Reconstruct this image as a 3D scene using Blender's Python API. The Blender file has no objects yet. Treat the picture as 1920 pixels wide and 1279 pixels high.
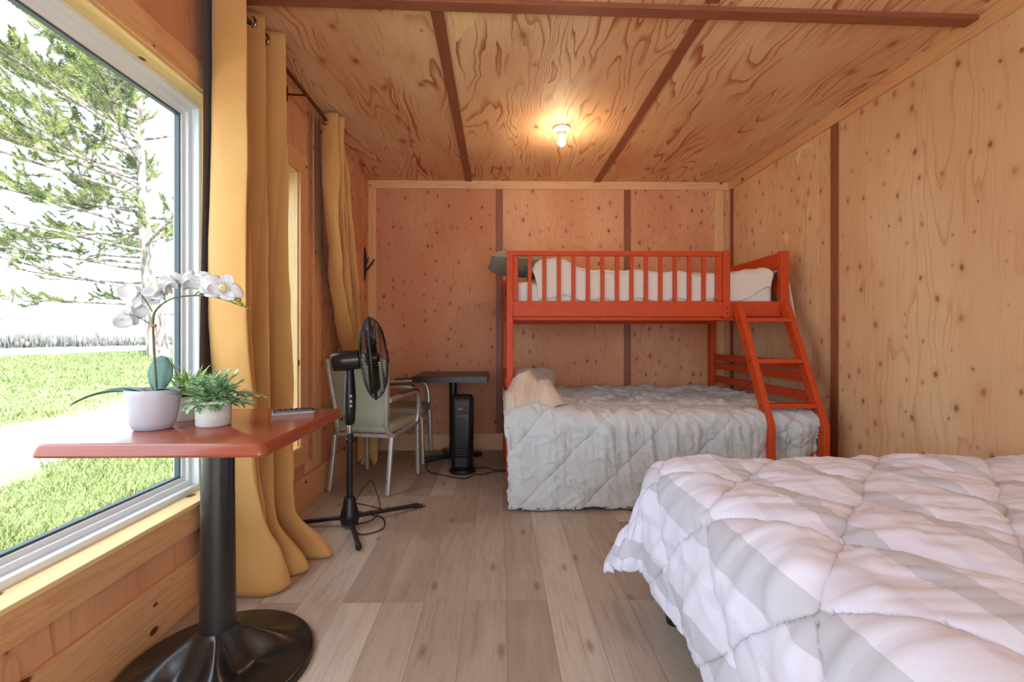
import bpy, bmesh, math, random
import numpy as np
from mathutils import Vector, Matrix

random.seed(7)
RNG = np.random.default_rng(11)
S = bpy.context.scene
COL = S.collection
PI = math.pi

# ------------------------------------------------------------------ camera, world, sun, exposure
cd = bpy.data.cameras.new('camera')
cam = bpy.data.objects.new('camera', cd)
COL.objects.link(cam)
cam.location = (0, 0, 1.083)
cam.rotation_euler = (PI / 2, 0, -math.radians(1.0))
cd.sensor_width = 36.0
cd.lens = 36.0 * 840 / 1920
cd.shift_x = 0.0059
cd.shift_y = -0.0049
cd.clip_start = 0.02
cd.clip_end = 900
S.camera = cam

W = bpy.data.worlds.new('world')
S.world = W
W.use_nodes = True
bg = W.node_tree.nodes['Background']
bg.inputs['Color'].default_value = (0.70, 0.85, 1.0, 1)
bg.inputs['Strength'].default_value = 3.4

sd = bpy.data.lights.new('sun', 'SUN')
sun = bpy.data.objects.new('sun', sd)
COL.objects.link(sun)
sd.energy = 8.0
sd.color = (1.0, 0.95, 0.86)
sd.angle = math.radians(1.0)
sun.rotation_euler = (math.radians(32), math.radians(30), 0)

def portal(name, loc, rot, sx, sy):
    l = bpy.data.lights.new(name, 'AREA')
    l.shape = 'RECTANGLE'
    l.size, l.size_y = sx, sy
    l.cycles.is_portal = True
    o = bpy.data.objects.new(name, l)
    COL.objects.link(o)
    o.location = loc
    o.rotation_euler = rot
    return o

portal('window_portal', (-1.43, 1.06, 1.25), (0, -PI / 2, 0), 1.7, 1.9)
portal('side_window_portal', (-1.43, 2.54, 1.25), (0, -PI / 2, 0), 1.7, 0.5)
portal('near_opening_portal', (0.5, -1.93, 1.25), (PI / 2, 0, 0), 3.0, 1.9)  # daylight portal at the opening added behind the camera

S.view_settings.view_transform = 'Standard'
S.view_settings.look = 'None'
S.view_settings.gamma = 1.0
S.view_settings.use_curve_mapping = False
S.view_settings.exposure = 0.65
S.cycles.use_denoising = True
S.cycles.max_bounces = 14
S.cycles.diffuse_bounces = 8
S.cycles.transparent_max_bounces = 16
S.cycles.sample_clamp_indirect = 8.0

# room numbers
XL, XR, YB, YN, ZC = -1.23, 2.22, 4.27, -1.75, 2.557

# ------------------------------------------------------------------ small helpers
def lin(c):
    return tuple(((x / 255) / 12.92 if x / 255 <= 0.04045 else ((x / 255 + 0.055) / 1.055) ** 2.4) for x in c) + (1,)

class NT:
    """node-tree writer"""
    def __init__(s, name):
        s.m = bpy.data.materials.new(name)
        s.m.use_nodes = True
        s.t = s.m.node_tree
        s.b = s.t.nodes['Principled BSDF']
    def n(s, kind, **kw):
        nd = s.t.nodes.new(kind)
        for k, v in kw.items():
            setattr(nd, k, v)
        return nd
    def link(s, a, b):
        s.t.links.new(a, b)
    def put(s, sock, v):
        if hasattr(v, 'is_output'):
            s.t.links.new(v, sock)
        else:
            sock.default_value = v
    def math(s, op, a, b=0.0, c=0.0, clamp=False):
        nd = s.n('ShaderNodeMath', operation=op)
        nd.use_clamp = clamp
        s.put(nd.inputs[0], a)
        s.put(nd.inputs[1], b)
        s.put(nd.inputs[2], c)
        return nd.outputs[0]
    def obj(s):
        return s.n('ShaderNodeTexCoord').outputs['Object']
    def uv(s):
        return s.n('ShaderNodeTexCoord').outputs['UV']
    def sep(s, v):
        nd = s.n('ShaderNodeSeparateXYZ')
        s.put(nd.inputs[0], v)
        return nd.outputs
    def comb(s, x, y, z):
        nd = s.n('ShaderNodeCombineXYZ')
        for i, q in enumerate((x, y, z)):
            s.put(nd.inputs[i], q)
        return nd.outputs[0]
    def noise(s, vec, scale=1.0, detail=2.0, rough=0.5, dist=0.0):
        nd = s.n('ShaderNodeTexNoise')
        s.put(nd.inputs['Vector'], vec)
        nd.inputs['Scale'].default_value = scale
        nd.inputs['Detail'].default_value = detail
        nd.inputs['Roughness'].default_value = rough
        nd.inputs['Distortion'].default_value = dist
        return nd.outputs['Fac']
    def voro(s, vec, scale=1.0, rnd=1.0, two=False):
        nd = s.n('ShaderNodeTexVoronoi', voronoi_dimensions='2D' if two else '3D')
        s.put(nd.inputs['Vector'], vec)
        nd.inputs['Scale'].default_value = scale
        nd.inputs['Randomness'].default_value = rnd
        return nd.outputs['Distance'], nd.outputs['Color']
    def ramp(s, fac, stops, interp='LINEAR'):
        nd = s.n('ShaderNodeValToRGB')
        nd.color_ramp.interpolation = interp
        els = nd.color_ramp.elements
        while len(els) < len(stops):
            els.new(0.5)
        for e, (p, c) in zip(els, stops):
            e.position = p
            e.color = c if not isinstance(c, (int, float)) else (c, c, c, 1)
        s.put(nd.inputs[0], fac)
        return nd.outputs[0]
    def mix(s, fac, a, b, blend='MIX'):
        nd = s.n('ShaderNodeMix', data_type='RGBA', blend_type=blend)
        s.put(nd.inputs[0], fac)
        s.put(nd.inputs[6], a)
        s.put(nd.inputs[7], b)
        return nd.outputs[2]
    def smooth(s, v, lo, hi):
        nd = s.n('ShaderNodeMapRange', interpolation_type='SMOOTHSTEP')
        s.put(nd.inputs[0], v)
        s.put(nd.inputs[1], lo)
        s.put(nd.inputs[2], hi)
        return nd.outputs[0]
    def bump(s, h, strength=0.2, dist=0.01):
        nd = s.n('ShaderNodeBump')
        nd.inputs['Strength'].default_value = strength
        nd.inputs['Distance'].default_value = dist
        s.put(nd.inputs['Height'], h)
        s.link(nd.outputs[0], s.b.inputs['Normal'])
    def out(s, color, rough=0.6, **kw):
        s.put(s.b.inputs['Base Color'], color)
        s.put(s.b.inputs['Roughness'], rough)
        for k, v in kw.items():
            s.put(s.b.inputs[k], v)
        return s.m

def flat(name, rgb, rough=0.55, var=0.06, scale=18.0, **kw):
    """one paint, slightly uneven"""
    t = NT(name)
    c = lin(rgb)
    d = tuple(x * (1 - var * 2) for x in c[:3]) + (1,)
    f = t.noise(t.obj(), scale, 3)
    return t.out(t.mix(f, d, c), rough, **kw)

def plywood(name, across, along, base, pale, line, knotc, bands=13.0, sx=2.6, sy=0.55, lw=0.36, knot=0.5,
            off=0.0, seed=0.0, kscale=6.5, lstr=1.0, red=0.0):
    t = NT(name)
    o = t.sep(t.obj())
    a, l = o['XYZ'.index(across)], o['XYZ'.index(along)]
    pid = t.math('FLOOR', t.math('DIVIDE', t.math('SUBTRACT', a, off), 1.22))
    pz = t.math('ADD', t.math('MULTIPLY', pid, 7.31), seed)
    wob = t.noise(t.comb(a, l, pz), 3.2, 2)
    aw = t.math('ADD', a, t.math('MULTIPLY', wob, 0.11))
    v = t.noise(t.comb(t.math('MULTIPLY', aw, sx), t.math('MULTIPLY', l, sy), pz), 1.0, 2.2, 0.45, 0.35)
    fr = t.math('FRACT', t.math('MULTIPLY', v, bands))
    saw = t.math('MULTIPLY', fr, fr)
    wl = t.math('MULTIPLY', t.smooth(saw, 1 - lw - 0.25, 0.95), t.math('SUBTRACT', 1.0, t.smooth(fr, 0.97, 1.0)))
    wgt = t.noise(t.comb(t.math('MULTIPLY', a, 5.0), t.math('MULTIPLY', l, 1.6), pz), 1.0, 2)
    wgt = t.smooth(wgt, 0.33, 0.62)
    big = t.noise(t.comb(t.math('MULTIPLY', a, 2.0), t.math('MULTIPLY', l, 0.8), pz), 1.0, 3)
    col = t.mix(t.smooth(big, 0.36, 0.66), base, pale)
    col = t.mix(t.math('MULTIPLY', t.math('MULTIPLY', wl, wgt), lstr), col, line)
    if red:
        col = t.mix(t.math('MULTIPLY', t.math('LESS_THAN', pid, 0.5), red), col, line)
    fine = t.noise(t.comb(t.math('MULTIPLY', a, 130.0), t.math('MULTIPLY', l, 5.0), pz), 1.0, 2)
    col = t.mix(t.math('MULTIPLY', t.smooth(fine, 0.45, 0.75), 0.22), col, line)
    kd, kc = t.voro(t.comb(t.math('ADD', t.math('ADD', a, t.math('MULTIPLY', wob, .05)), pz), t.math('ADD', t.math('MULTIPLY', l, 0.68), pz), 0.0), kscale, 1.0, True)
    kr = t.sep(kc)
    rad = t.math('MULTIPLY', t.math('MULTIPLY', t.math('ADD', kr[0], .25), t.math('GREATER_THAN', kr[1], 1 - knot)), 0.135)
    kk = t.math('SUBTRACT', 1.0, t.math('DIVIDE', kd, t.math('ADD', rad, 0.0001)), clamp=True)
    halo = t.math('MULTIPLY', t.smooth(t.math('SUBTRACT', 1.0, t.math('DIVIDE', kd, t.math('ADD', t.math('MULTIPLY', rad, 2.6), 0.0001)), clamp=True), 0.0, 1.0), 0.4)
    col = t.mix(halo, col, line)
    col = t.mix(t.math('MULTIPLY', t.smooth(kk, 0.0, 0.75), t.math('ADD', 0.35, t.math('MULTIPLY', kr[2], 0.6))), col, knotc)
    rough = t.math('ADD', 0.55, t.math('MULTIPLY', fine, 0.2))
    t.bump(t.math('ADD', t.math('MULTIPLY', wl, 0.5), fine), 0.10, 0.003)
    return t.out(col, rough)

def pine(name, axis, rgb, dark, seed=0.0, knot=0.25, rough=0.45, kcol=(92, 45, 22)):
    t = NT(name)
    o = t.sep(t.obj())
    l = o['XYZ'.index(axis)]
    oth = [o[i] for i in range(3) if 'XYZ'[i] != axis]
    p = t.comb(t.math('ADD', t.math('MULTIPLY', oth[0], 22.0), seed), t.math('MULTIPLY', oth[1], 22.0), t.math('MULTIPLY', l, 1.5))
    g = t.noise(p, 1.0, 3, 0.5, 0.6)
    g2 = t.math('FRACT', t.math('MULTIPLY', g, 5.0))
    col = t.mix(t.math('MULTIPLY', t.smooth(g2, 0.45, 0.95), 0.55), lin(rgb), lin(dark))
    kd, kc = t.voro(t.comb(t.math('ADD', t.math('ADD', oth[0], oth[1]), seed), t.math('MULTIPLY', l, 0.6), 0.0), 7.0, 1.0, True)
    kr = t.sep(kc)
    rad = t.math('MULTIPLY', t.math('GREATER_THAN', kr[1], 1 - knot), t.math('MULTIPLY', kr[0], 0.14))
    kk = t.math('SUBTRACT', 1.0, t.math('DIVIDE', kd, t.math('ADD', rad, 0.0001)), clamp=True)
    col = t.mix(t.smooth(kk, 0.0, 0.5), col, lin(kcol))
    return t.out(col, rough)

def fabric(name, rgb, rough=0.9, weave=500.0, var=0.05, sheen=0.2, bump=0.15, trans=0.0):
    t = NT(name)
    c = lin(rgb)
    d = tuple(x * (1 - 2.5 * var) for x in c[:3]) + (1,)
    o = t.obj()
    n1 = t.noise(o, 9.0, 3)
    n2 = t.noise(o, weave, 1)
    t.bump(n2, bump, 0.002)
    m = t.out(t.mix(n1, d, c), rough)
    t.b.inputs['Sheen Weight'].default_value = sheen
    if trans:
        tr = t.n('ShaderNodeBsdfTranslucent')
        t.put(tr.inputs['Color'], c)
        mx = t.n('ShaderNodeMixShader')
        mx.inputs[0].default_value = trans
        outn = [q for q in t.t.nodes if q.type == 'OUTPUT_MATERIAL'][0]
        t.link(t.b.outputs[0], mx.inputs[1])
        t.link(tr.outputs[0], mx.inputs[2])
        t.link(mx.outputs[0], outn.inputs[0])
    return m

# ------------------------------------------------------------------ mesh helpers
class MB:
    def __init__(s):
        s.v, s.f = [], []
    def add(s, vs, fs):
        k = len(s.v)
        s.v += [tuple(p) for p in vs]
        s.f += [tuple(i + k for i in f) for f in fs]
        return s
    def box(s, lo, hi, M=None):
        (x0, y0, z0), (x1, y1, z1) = lo, hi
        vs = [Vector(p) for p in ((x0, y0, z0), (x1, y0, z0), (x1, y1, z0), (x0, y1, z0), (x0, y0, z1), (x1, y0, z1), (x1, y1, z1), (x0, y1, z1))]
        if M is not None:
            vs = [M @ p for p in vs]
        return s.add(vs, [(0, 3, 2, 1), (4, 5, 6, 7), (0, 1, 5, 4), (1, 2, 6, 5), (2, 3, 7, 6), (3, 0, 4, 7)])
    def bar(s, p0, p1, w, h, up=(0, 0, 1)):
        """a square bar from p0 to p1, w across, h along 'up'"""
        p0, p1 = Vector(p0), Vector(p1)
        d = (p1 - p0).normalized()
        r = d.cross(Vector(up)).normalized()
        u = r.cross(d)
        vs = []
        for p in (p0, p1):
            for a, b in ((-1, -1), (1, -1), (1, 1), (-1, 1)):
                vs.append(p + r * a * w / 2 + u * b * h / 2)
        return s.add(vs, [(0, 3, 2, 1), (4, 5, 6, 7), (0, 1, 5, 4), (1, 2, 6, 5), (2, 3, 7, 6), (3, 0, 4, 7)])
    def sweep(s, pts, ring, up=(0, 0, 1), scale=None, caps=True):
        """sweep a closed 2-D ring along pts with parallel transport"""
        pts = [Vector(p) for p in pts]
        n = len(ring)
        k = len(s.v)
        prev = None
        for i, p in enumerate(pts):
            d = (pts[min(i + 1, len(pts) - 1)] - pts[max(i - 1, 0)]).normalized()
            if prev is None:
                u0 = Vector(up)
                if abs(d.dot(u0)) > 0.98:
                    u0 = Vector((0, 1, 0)) if abs(d.y) < 0.9 else Vector((1, 0, 0))
                r = d.cross(u0).normalized()
            else:
                r = (prev - d * prev.dot(d)).normalized()
            prev = r
            u = r.cross(d)
            sc = scale[i] if scale else 1.0
            for a, b in ring:
                s.v.append(tuple(p + r * a * sc + u * b * sc))
        for i in range(len(pts) - 1):
            for j in range(n):
                a, b = k + i * n + j, k + i * n + (j + 1) % n
                s.f.append((a, b, b + n, a + n))
        if caps:
            s.f.append(tuple(k + j for j in reversed(range(n))))
            s.f.append(tuple(k + (len(pts) - 1) * n + j for j in range(n)))
        return s
    def tube(s, pts, r, n=10, scale=None, caps=True, flat=1.0):
        return s.sweep(pts, [(r * math.cos(2 * PI * j / n), r * flat * math.sin(2 * PI * j / n)) for j in range(n)], scale=scale, caps=caps)
    def lathe(s, prof, n=40, c=(0, 0, 0), M=None, sq=0.0):
        k = len(s.v)
        for r, z in prof:
            for j in range(n):
                a = 2 * PI * j / n
                p = Vector((r * math.cos(a), r * math.sin(a), z))
                if M is not None:
                    p = M @ p
                s.v.append(tuple(p + Vector(c)))
        for i in range(len(prof) - 1):
            for j in range(n):
                a, b = k + i * n + j, k + i * n + (j + 1) % n
                s.f.append((a, b, b + n, a + n))
        s.f.append(tuple(k + j for j in reversed(range(n))))
        s.f.append(tuple(k + (len(prof) - 1) * n + j for j in range(n)))
        return s
    def ball(s, c, r, n=14, sz=(1, 1, 1)):
        prof = [(r * math.sin(PI * i / n) + 1e-5, -r * math.cos(PI * i / n)) for i in range(n + 1)]
        return s.lathe(prof, n * 2, c, Matrix.Diagonal(sz).to_3x3())
    def grid(s, P, closed=False):
        """P[nu][nv] of points"""
        P = np.asarray(P)
        nu, nv = P.shape[:2]
        k = len(s.v)
        s.v += [tuple(p) for p in P.reshape(-1, 3)]
        for i in range(nu - 1):
            for j in range(nv - 1):
                a = k + i * nv + j
                s.f.append((a, a + 1, a + nv + 1, a + nv))
        return s
    def obj(s, name, mat, parent=None, smooth=True, angle=35, bevel=0.0, seg=2, solid=0.0, sub=0, uv=None, loc=None):
        me = bpy.data.meshes.new(name)
        me.from_pydata(s.v, [], s.f)
        me.validate()
        if uv is not None:
            lay = me.uv_layers.new(name='UVMap')
            idx = np.empty(len(me.loops), dtype=np.int32)
            me.loops.foreach_get('vertex_index', idx)
            lay.data.foreach_set('uv', np.asarray(uv, dtype=np.float32)[idx].ravel())
        if smooth:
            me.polygons.foreach_set('use_smooth', [True] * len(me.polygons))
            me.set_sharp_from_angle(angle=math.radians(angle))
        me.update()
        o = bpy.data.objects.new(name, me)
        COL.objects.link(o)
        if mat:
            me.materials.append(mat)
        if parent is not None:
            o.parent = parent
        if loc:
            o.location = loc
        if solid:
            md = o.modifiers.new('thick', 'SOLIDIFY')
            md.thickness = solid
            md.offset = -1
        if sub:
            md = o.modifiers.new('sub', 'SUBSURF')
            md.levels = md.render_levels = sub
        if bevel:
            md = o.modifiers.new('bevel', 'BEVEL')
            md.width, md.segments = bevel, seg
            md.limit_method = 'ANGLE'
            md.angle_limit = math.radians(40)
        return o

def tag(o, label, cat, group=None):
    o['label'], o['category'] = label, cat
    if group:
        o['group'] = group
    return o

def struct(o):
    o['kind'] = 'structure'
    return o

def thing(name, label, cat, loc=(0, 0, 0), rz=0.0, group=None):
    o = bpy.data.objects.new(name, None)
    COL.objects.link(o)
    o.empty_display_size = 0.1
    o.location = loc
    o.rotation_euler = (0, 0, rz)
    return tag(o, label, cat, group)

def dup(root, loc, rz, label):
    r = root.copy()
    COL.objects.link(r)
    r.location, r.rotation_euler = loc, (0, 0, rz)
    r['label'] = label
    for ch in list(root.children):
        c = ch.copy()
        COL.objects.link(c)
        c.parent = r
        for g in list(ch.children):
            d = g.copy()
            COL.objects.link(d)
            d.parent = c
    return r

def curve_pts(ctrl, n=8):
    """Catmull-Rom through control points"""
    P = [Vector(p) for p in ctrl]
    out = []
    for i in range(len(P) - 1):
        a, b, c, d = P[max(i - 1, 0)], P[i], P[i + 1], P[min(i + 2, len(P) - 1)]
        for k in range(n):
            t = k / n
            out.append(0.5 * ((2 * b) + (c - a) * t + (2 * a - 5 * b + 4 * c - d) * t * t + (3 * b - a - 3 * c + d) * t ** 3))
    out.append(P[-1])
    return out

def vnoise(x, y, seed=0):
    """smooth value noise, 0..1"""
    x, y = np.asarray(x, float), np.asarray(y, float)
    xi, yi = np.floor(x).astype(np.int64), np.floor(y).astype(np.int64)
    fx, fy = x - xi, y - yi
    fx, fy = fx * fx * fx * (fx * (fx * 6 - 15) + 10), fy * fy * fy * (fy * (fy * 6 - 15) + 10)
    def h(a, b):
        n = (a * 374761393 + b * 668265263 + seed * 974711) & 0x7fffffff
        n = ((n ^ (n >> 13)) * 1274126177) & 0x7fffffff
        n = (n ^ (n >> 16)) & 0xffff
        return n / 65535.0
    return (h(xi, yi) * (1 - fx) + h(xi + 1, yi) * fx) * (1 - fy) + (h(xi, yi + 1) * (1 - fx) + h(xi + 1, yi + 1) * fx) * fy

def fbm(x, y, seed=0, oct=3):
    s, a = 0, 0.5
    for k in range(oct):
        s = s + a * vnoise(x * 2 ** k, y * 2 ** k, seed + k * 13)
        a *= 0.5
    return s / (1 - 0.5 ** oct)

def ridge(x, y, seed=0, p=2.0):
    return (1 - np.abs(2 * vnoise(x, y, seed) - 1)) ** p

def sstep(a, b, x):
    t = np.clip((x - a) / (b - a), 0, 1)
    return t * t * (3 - 2 * t)

# ------------------------------------------------------------------ materials
PLY_BACK = plywood('back_plywood', 'X', 'Z', lin((206, 142, 102)), lin((218, 166, 124)), lin((184, 110, 74)), lin((104, 42, 28)),
                   bands=18, sx=4.0, sy=0.8, lw=0.25, knot=0.8, off=-1.195, seed=2.0, kscale=9.5, lstr=0.5, red=.40)
PLY_RIGHT = plywood('right_plywood', 'Y', 'Z', lin((216, 176, 132)), lin((226, 194, 150)), lin((192, 136, 94)), lin((136, 82, 52)),
                    bands=15, sx=5.0, sy=0.42, lw=0.3, knot=0.75, off=0.62, seed=5.0, kscale=8.5, lstr=0.6)
PLY_LEFT = plywood('left_plywood', 'Y', 'Z', lin((204, 142, 102)), lin((216, 160, 118)), lin((176, 104, 66)), lin((112, 50, 30)),
                   bands=16, sx=4.5, sy=0.8, lw=0.3, knot=0.3, off=0.9, seed=9.0, kscale=6.5, lstr=0.9)
PLY_CEIL = plywood('ceiling_plywood', 'X', 'Y', lin((216, 166, 122)), lin((228, 192, 146)), lin((164, 86, 50)), lin((138, 80, 52)),
                   bands=19, sx=3.9, sy=0.52, lw=0.46, knot=0.14, off=-0.277, seed=1.0, kscale=6.0, lstr=1.0)
BATTEN = pine('brown_batten', 'Z', (142, 84, 56), (124, 70, 46), knot=0.0, rough=0.5)
BATTEN_Y = pine('brown_batten_long', 'Y', (142, 84, 56), (124, 70, 46), knot=0.0, rough=0.5)
BATTEN_X = pine('brown_batten_cross', 'X', (146, 86, 58), (124, 70, 46), knot=0.0, rough=0.5)
PINE_X = pine('pine_board_cross', 'X', (222, 178, 132), (208, 150, 104), 1.0)
PINE_Y = pine('pine_board_long', 'Y', (220, 170, 120), (202, 140, 92), 2.0, knot=0.4)
PINE_Z = pine('pine_board_upright', 'Z', (220, 170, 122), (204, 144, 98), 3.0)
PINE_JAMB = pine('pine_jamb', 'Y', (238, 206, 142), (226, 184, 118), 4.0, knot=0.2)
PINE_JAMB_Z = pine('pine_jamb_upright', 'Z', (238, 206, 142), (226, 184, 118), 4.0, knot=0.2)
PALE_Z = pine('pale_lath', 'Z', (226, 180, 126), (214, 160, 108), 6.0, knot=0.05)
VINYL = flat('white_vinyl', (232, 234, 234), 0.35, 0.02)
GASKET = flat('dark_gasket', (70, 84, 92), 0.5)
ORANGE = NT('orange_red_stain')
_o = ORANGE.obj()
_g = ORANGE.noise(_o, 26.0, 3, 0.5, 0.8)
_k, _kc = ORANGE.voro(_o, 9.0)
_kr = ORANGE.sep(_kc)
_kk = ORANGE.math('MULTIPLY', ORANGE.math('LESS_THAN', _k, 0.13), ORANGE.math('GREATER_THAN', _kr[0], 0.82))
ORANGE = ORANGE.out(ORANGE.mix(ORANGE.math('MULTIPLY', _kk, 0.5), ORANGE.mix(_g, lin((182, 60, 24)), lin((210, 84, 38))), lin((112, 34, 20))), 0.5, **{'Specular IOR Level': 0.25})
BLACK = flat('black_plastic', (24, 24, 25), 0.38)
BLACK_IRON = NT('black_painted_iron')
_f = BLACK_IRON.noise(BLACK_IRON.obj(), 60.0, 4)
BLACK_IRON.bump(_f, 0.25, 0.003)
_s = BLACK_IRON.noise(BLACK_IRON.sep(BLACK_IRON.obj()) and BLACK_IRON.comb(*[BLACK_IRON.math('MULTIPLY', q, w) for q, w in zip(BLACK_IRON.sep(BLACK_IRON.obj()), (160.0, 160.0, 14.0))]), 1.0, 2)
BLACK_IRON = BLACK_IRON.out(BLACK_IRON.mix(BLACK_IRON.smooth(_s, 0.72, 0.80), lin((26, 25, 25)), lin((120, 112, 104))), 0.28, **{'Specular IOR Level': 0.7})
CHROME = flat('chrome', (200, 200, 200), 0.15, 0.01, Metallic=1.0)
SILVER = NT('silver_tube')
_f = SILVER.noise(SILVER.obj(), 40.0, 3)
SILVER = SILVER.out(SILVER.mix(SILVER.smooth(_f, 0.62, 0.75), lin((196, 194, 188)), lin((140, 132, 122))), 0.38, Metallic=0.6)
SAGE = NT('sage_weave')
_c = SAGE.sep(SAGE.obj())
_w = SAGE.math('MULTIPLY', SAGE.math('SINE', SAGE.math('MULTIPLY', SAGE.math('ADD', _c[0], SAGE.math('MULTIPLY', _c[2], 0.5)), 620.0)),
               SAGE.math('SINE', SAGE.math('MULTIPLY', SAGE.math('ADD', SAGE.math('MULTIPLY', _c[2], 1.0), _c[1]), 620.0)))
SAGE = SAGE.out(SAGE.mix(SAGE.math('ADD', 0.5, SAGE.math('MULTIPLY', _w, 0.5)), lin((128, 128, 108)), lin((176, 178, 158))), 0.85)
MUSTARD = fabric('mustard_cotton', (214, 160, 90), 0.85, 700.0, 0.06, 0.25, 0.1, trans=0.05)
BROWN_STRIP = fabric('dark_brown_strip', (78, 60, 50), 0.9, 500.0)
SOCKET_WHITE = flat('white_porcelain', (236, 230, 222), 0.25, 0.01)
RUBBER = flat('dark_rubber', (34, 30, 28), 0.6)

# ------------------------------------------------------------------ room shell
def planks():
    t = NT('oak_vinyl_planks')
    o = t.sep(t.obj())
    v = t.comb(t.math('ADD', o[1], 20.13), t.math('ADD', o[0], 20.0 + 0.28 + 0.04 * 0), 0.0)
    br = t.n('ShaderNodeTexBrick')
    br.offset, br.offset_frequency, br.squash = 0.37, 3, 1.0
    t.put(br.inputs['Vector'], v)
    t.put(br.inputs['Color1'], (0, 0, 0, 1))
    t.put(br.inputs['Color2'], (1, 1, 1, 1))
    t.put(br.inputs['Mortar'], (0.5, 0.5, 0.5, 1))
    br.inputs['Scale'].default_value = 1.0
    br.inputs['Mortar Size'].default_value = 0.0011
    br.inputs['Mortar Smooth'].default_value = 0.2
    br.inputs['Bias'].default_value = 0.0
    br.inputs['Brick Width'].default_value = 1.22
    br.inputs['Row Height'].default_value = 0.1665
    rnd = t.sep(br.outputs['Color'])[0]
    seed = t.math('MULTIPLY', rnd, 37.0)
    g = t.noise(t.comb(t.math('MULTIPLY', o[0], 26.0), t.math('MULTIPLY', o[1], 2.4), seed), 1.0, 4, 0.6, 1.2)
    g2 = t.noise(t.comb(t.math('MULTIPLY', o[0], 150.0), t.math('MULTIPLY', o[1], 9.0), seed), 1.0, 2)
    blot = t.noise(t.comb(t.math('MULTIPLY', o[0], 5.0), t.math('MULTIPLY', o[1], 1.6), seed), 1.0, 3)
    tone = t.ramp(rnd, [(0.0, lin((146, 128, 112))), (0.35, lin((168, 151, 135))), (0.7, lin((188, 173, 156))), (1.0, lin((204, 190, 174)))])
    col = t.mix(t.math('MULTIPLY', t.smooth(g, 0.42, 0.72), 0.40), tone, lin((138, 112, 92)))
    col = t.mix(t.math('MULTIPLY', t.smooth(g2, 0.5, 0.8), 0.22), col, lin((120, 96, 80)))
    col = t.mix(t.math('MULTIPLY', t.smooth(blot, 0.5, 0.75), 0.25), col, lin((206, 194, 178)))
    kd, kc = t.voro(t.comb(t.math('ADD', t.math('MULTIPLY', o[0], 3.0), seed), t.math('MULTIPLY', o[1], 1.2), 0.0), 1.6, 1.0, True)
    kr = t.sep(kc)
    kk = t.math('SUBTRACT', 1.0, t.math('DIVIDE', kd, t.math('ADD', t.math('MULTIPLY', t.math('GREATER_THAN', kr[0], 0.55), 0.10), 0.0001)), clamp=True)
    col = t.mix(t.math('MULTIPLY', kk, 0.7), col, lin((104, 78, 60)))
    col = t.mix(t.math('MULTIPLY', br.outputs['Fac'], 0.55), col, lin((84, 66, 52)))
    t.bump(t.math('SUBTRACT', t.math('MULTIPLY', g2, 0.3), br.outputs['Fac']), 0.15, 0.002)
    return t.out(col, t.math('ADD', 0.42, t.math('MULTIPLY', g2, 0.15)))

struct(MB().box((XL - .17, YN - .17, -0.12), (XR + .15, YB + .15, 0)).obj('floor', planks(), smooth=False))
struct(MB().box((XL - .17, YN - .17, ZC), (XR + .15, YB + .15, ZC + .12)).obj('ceiling', PLY_CEIL, smooth=False))
struct(MB().box((XL - .17, YB, 0), (XR + .15, YB + .15, ZC)).obj('wall_back', PLY_BACK, smooth=False))
struct(MB().box((XR, YN - .17, 0), (XR + .15, YB, ZC)).obj('wall_right', PLY_RIGHT, smooth=False))
# left wall with two openings
W1 = (0.12, 2.00, 0.41, 2.10)
W2 = (2.28, 2.78, 0.40, 2.10)
m = MB()
xo = XL - .17
m.box((xo, YN - .17, 0), (XL, W1[0], ZC))
m.box((xo, W1[0], 0), (XL, W1[1], W1[2])).box((xo, W1[0], W1[3]), (XL, W1[1], ZC))
m.box((xo, W1[1], 0), (XL, W2[0], ZC))
m.box((xo, W2[0], 0), (XL, W2[1], W2[2])).box((xo, W2[0], W2[3]), (XL, W2[1], ZC))
m.box((xo, W2[1], 0), (XL, YB, ZC))
struct(m.obj('wall_left', PLY_LEFT, smooth=False))
# near wall behind the camera, with an unseen opening added for extra daylight
m = MB()
m.box((XL, YN - .17, 0), (-1.0, YN, ZC)).box((2.0, YN - .17, 0), (XR, YN, ZC))
m.box((-1.0, YN - .17, 0), (2.0, YN, 0.3)).box((-1.0, YN - .17, 2.2), (2.0, YN, ZC))
struct(m.obj('wall_front', PLY_RIGHT, smooth=False))

def glass_mat():
    t = NT('window_glass')
    tr = t.n('ShaderNodeBsdfTransparent')
    gl = t.n('ShaderNodeBsdfGlossy')
    gl.inputs['Roughness'].default_value = 0.0
    fr = t.n('ShaderNodeLayerWeight')
    fr.inputs['Blend'].default_value = 0.5
    mx = t.n('ShaderNodeMixShader')
    t.link(t.math('ADD', t.math('MULTIPLY', t.math('POWER', fr.outputs['Facing'], 5.0), 0.2), 0.001), mx.inputs[0])
    t.link(tr.outputs[0], mx.inputs[1])
    t.link(gl.outputs[0], mx.inputs[2])
    o = [q for q in t.t.nodes if q.type == 'OUTPUT_MATERIAL'][0]
    t.link(mx.outputs[0], o.inputs[0])
    return t.m
GLASS = glass_mat()

def frame_boxes(mb, x0, x1, y0, y1, z0, z1, w):
    mb.box((x0, y0, z0), (x1, y1, z0 + w)).box((x0, y0, z1 - w), (x1, y1, z1))
    mb.box((x0, y0, z0 + w), (x1, y0 + w, z1 - w)).box((x0, y1 - w, z0 + w), (x1, y1, z1 - w))
    return mb

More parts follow.
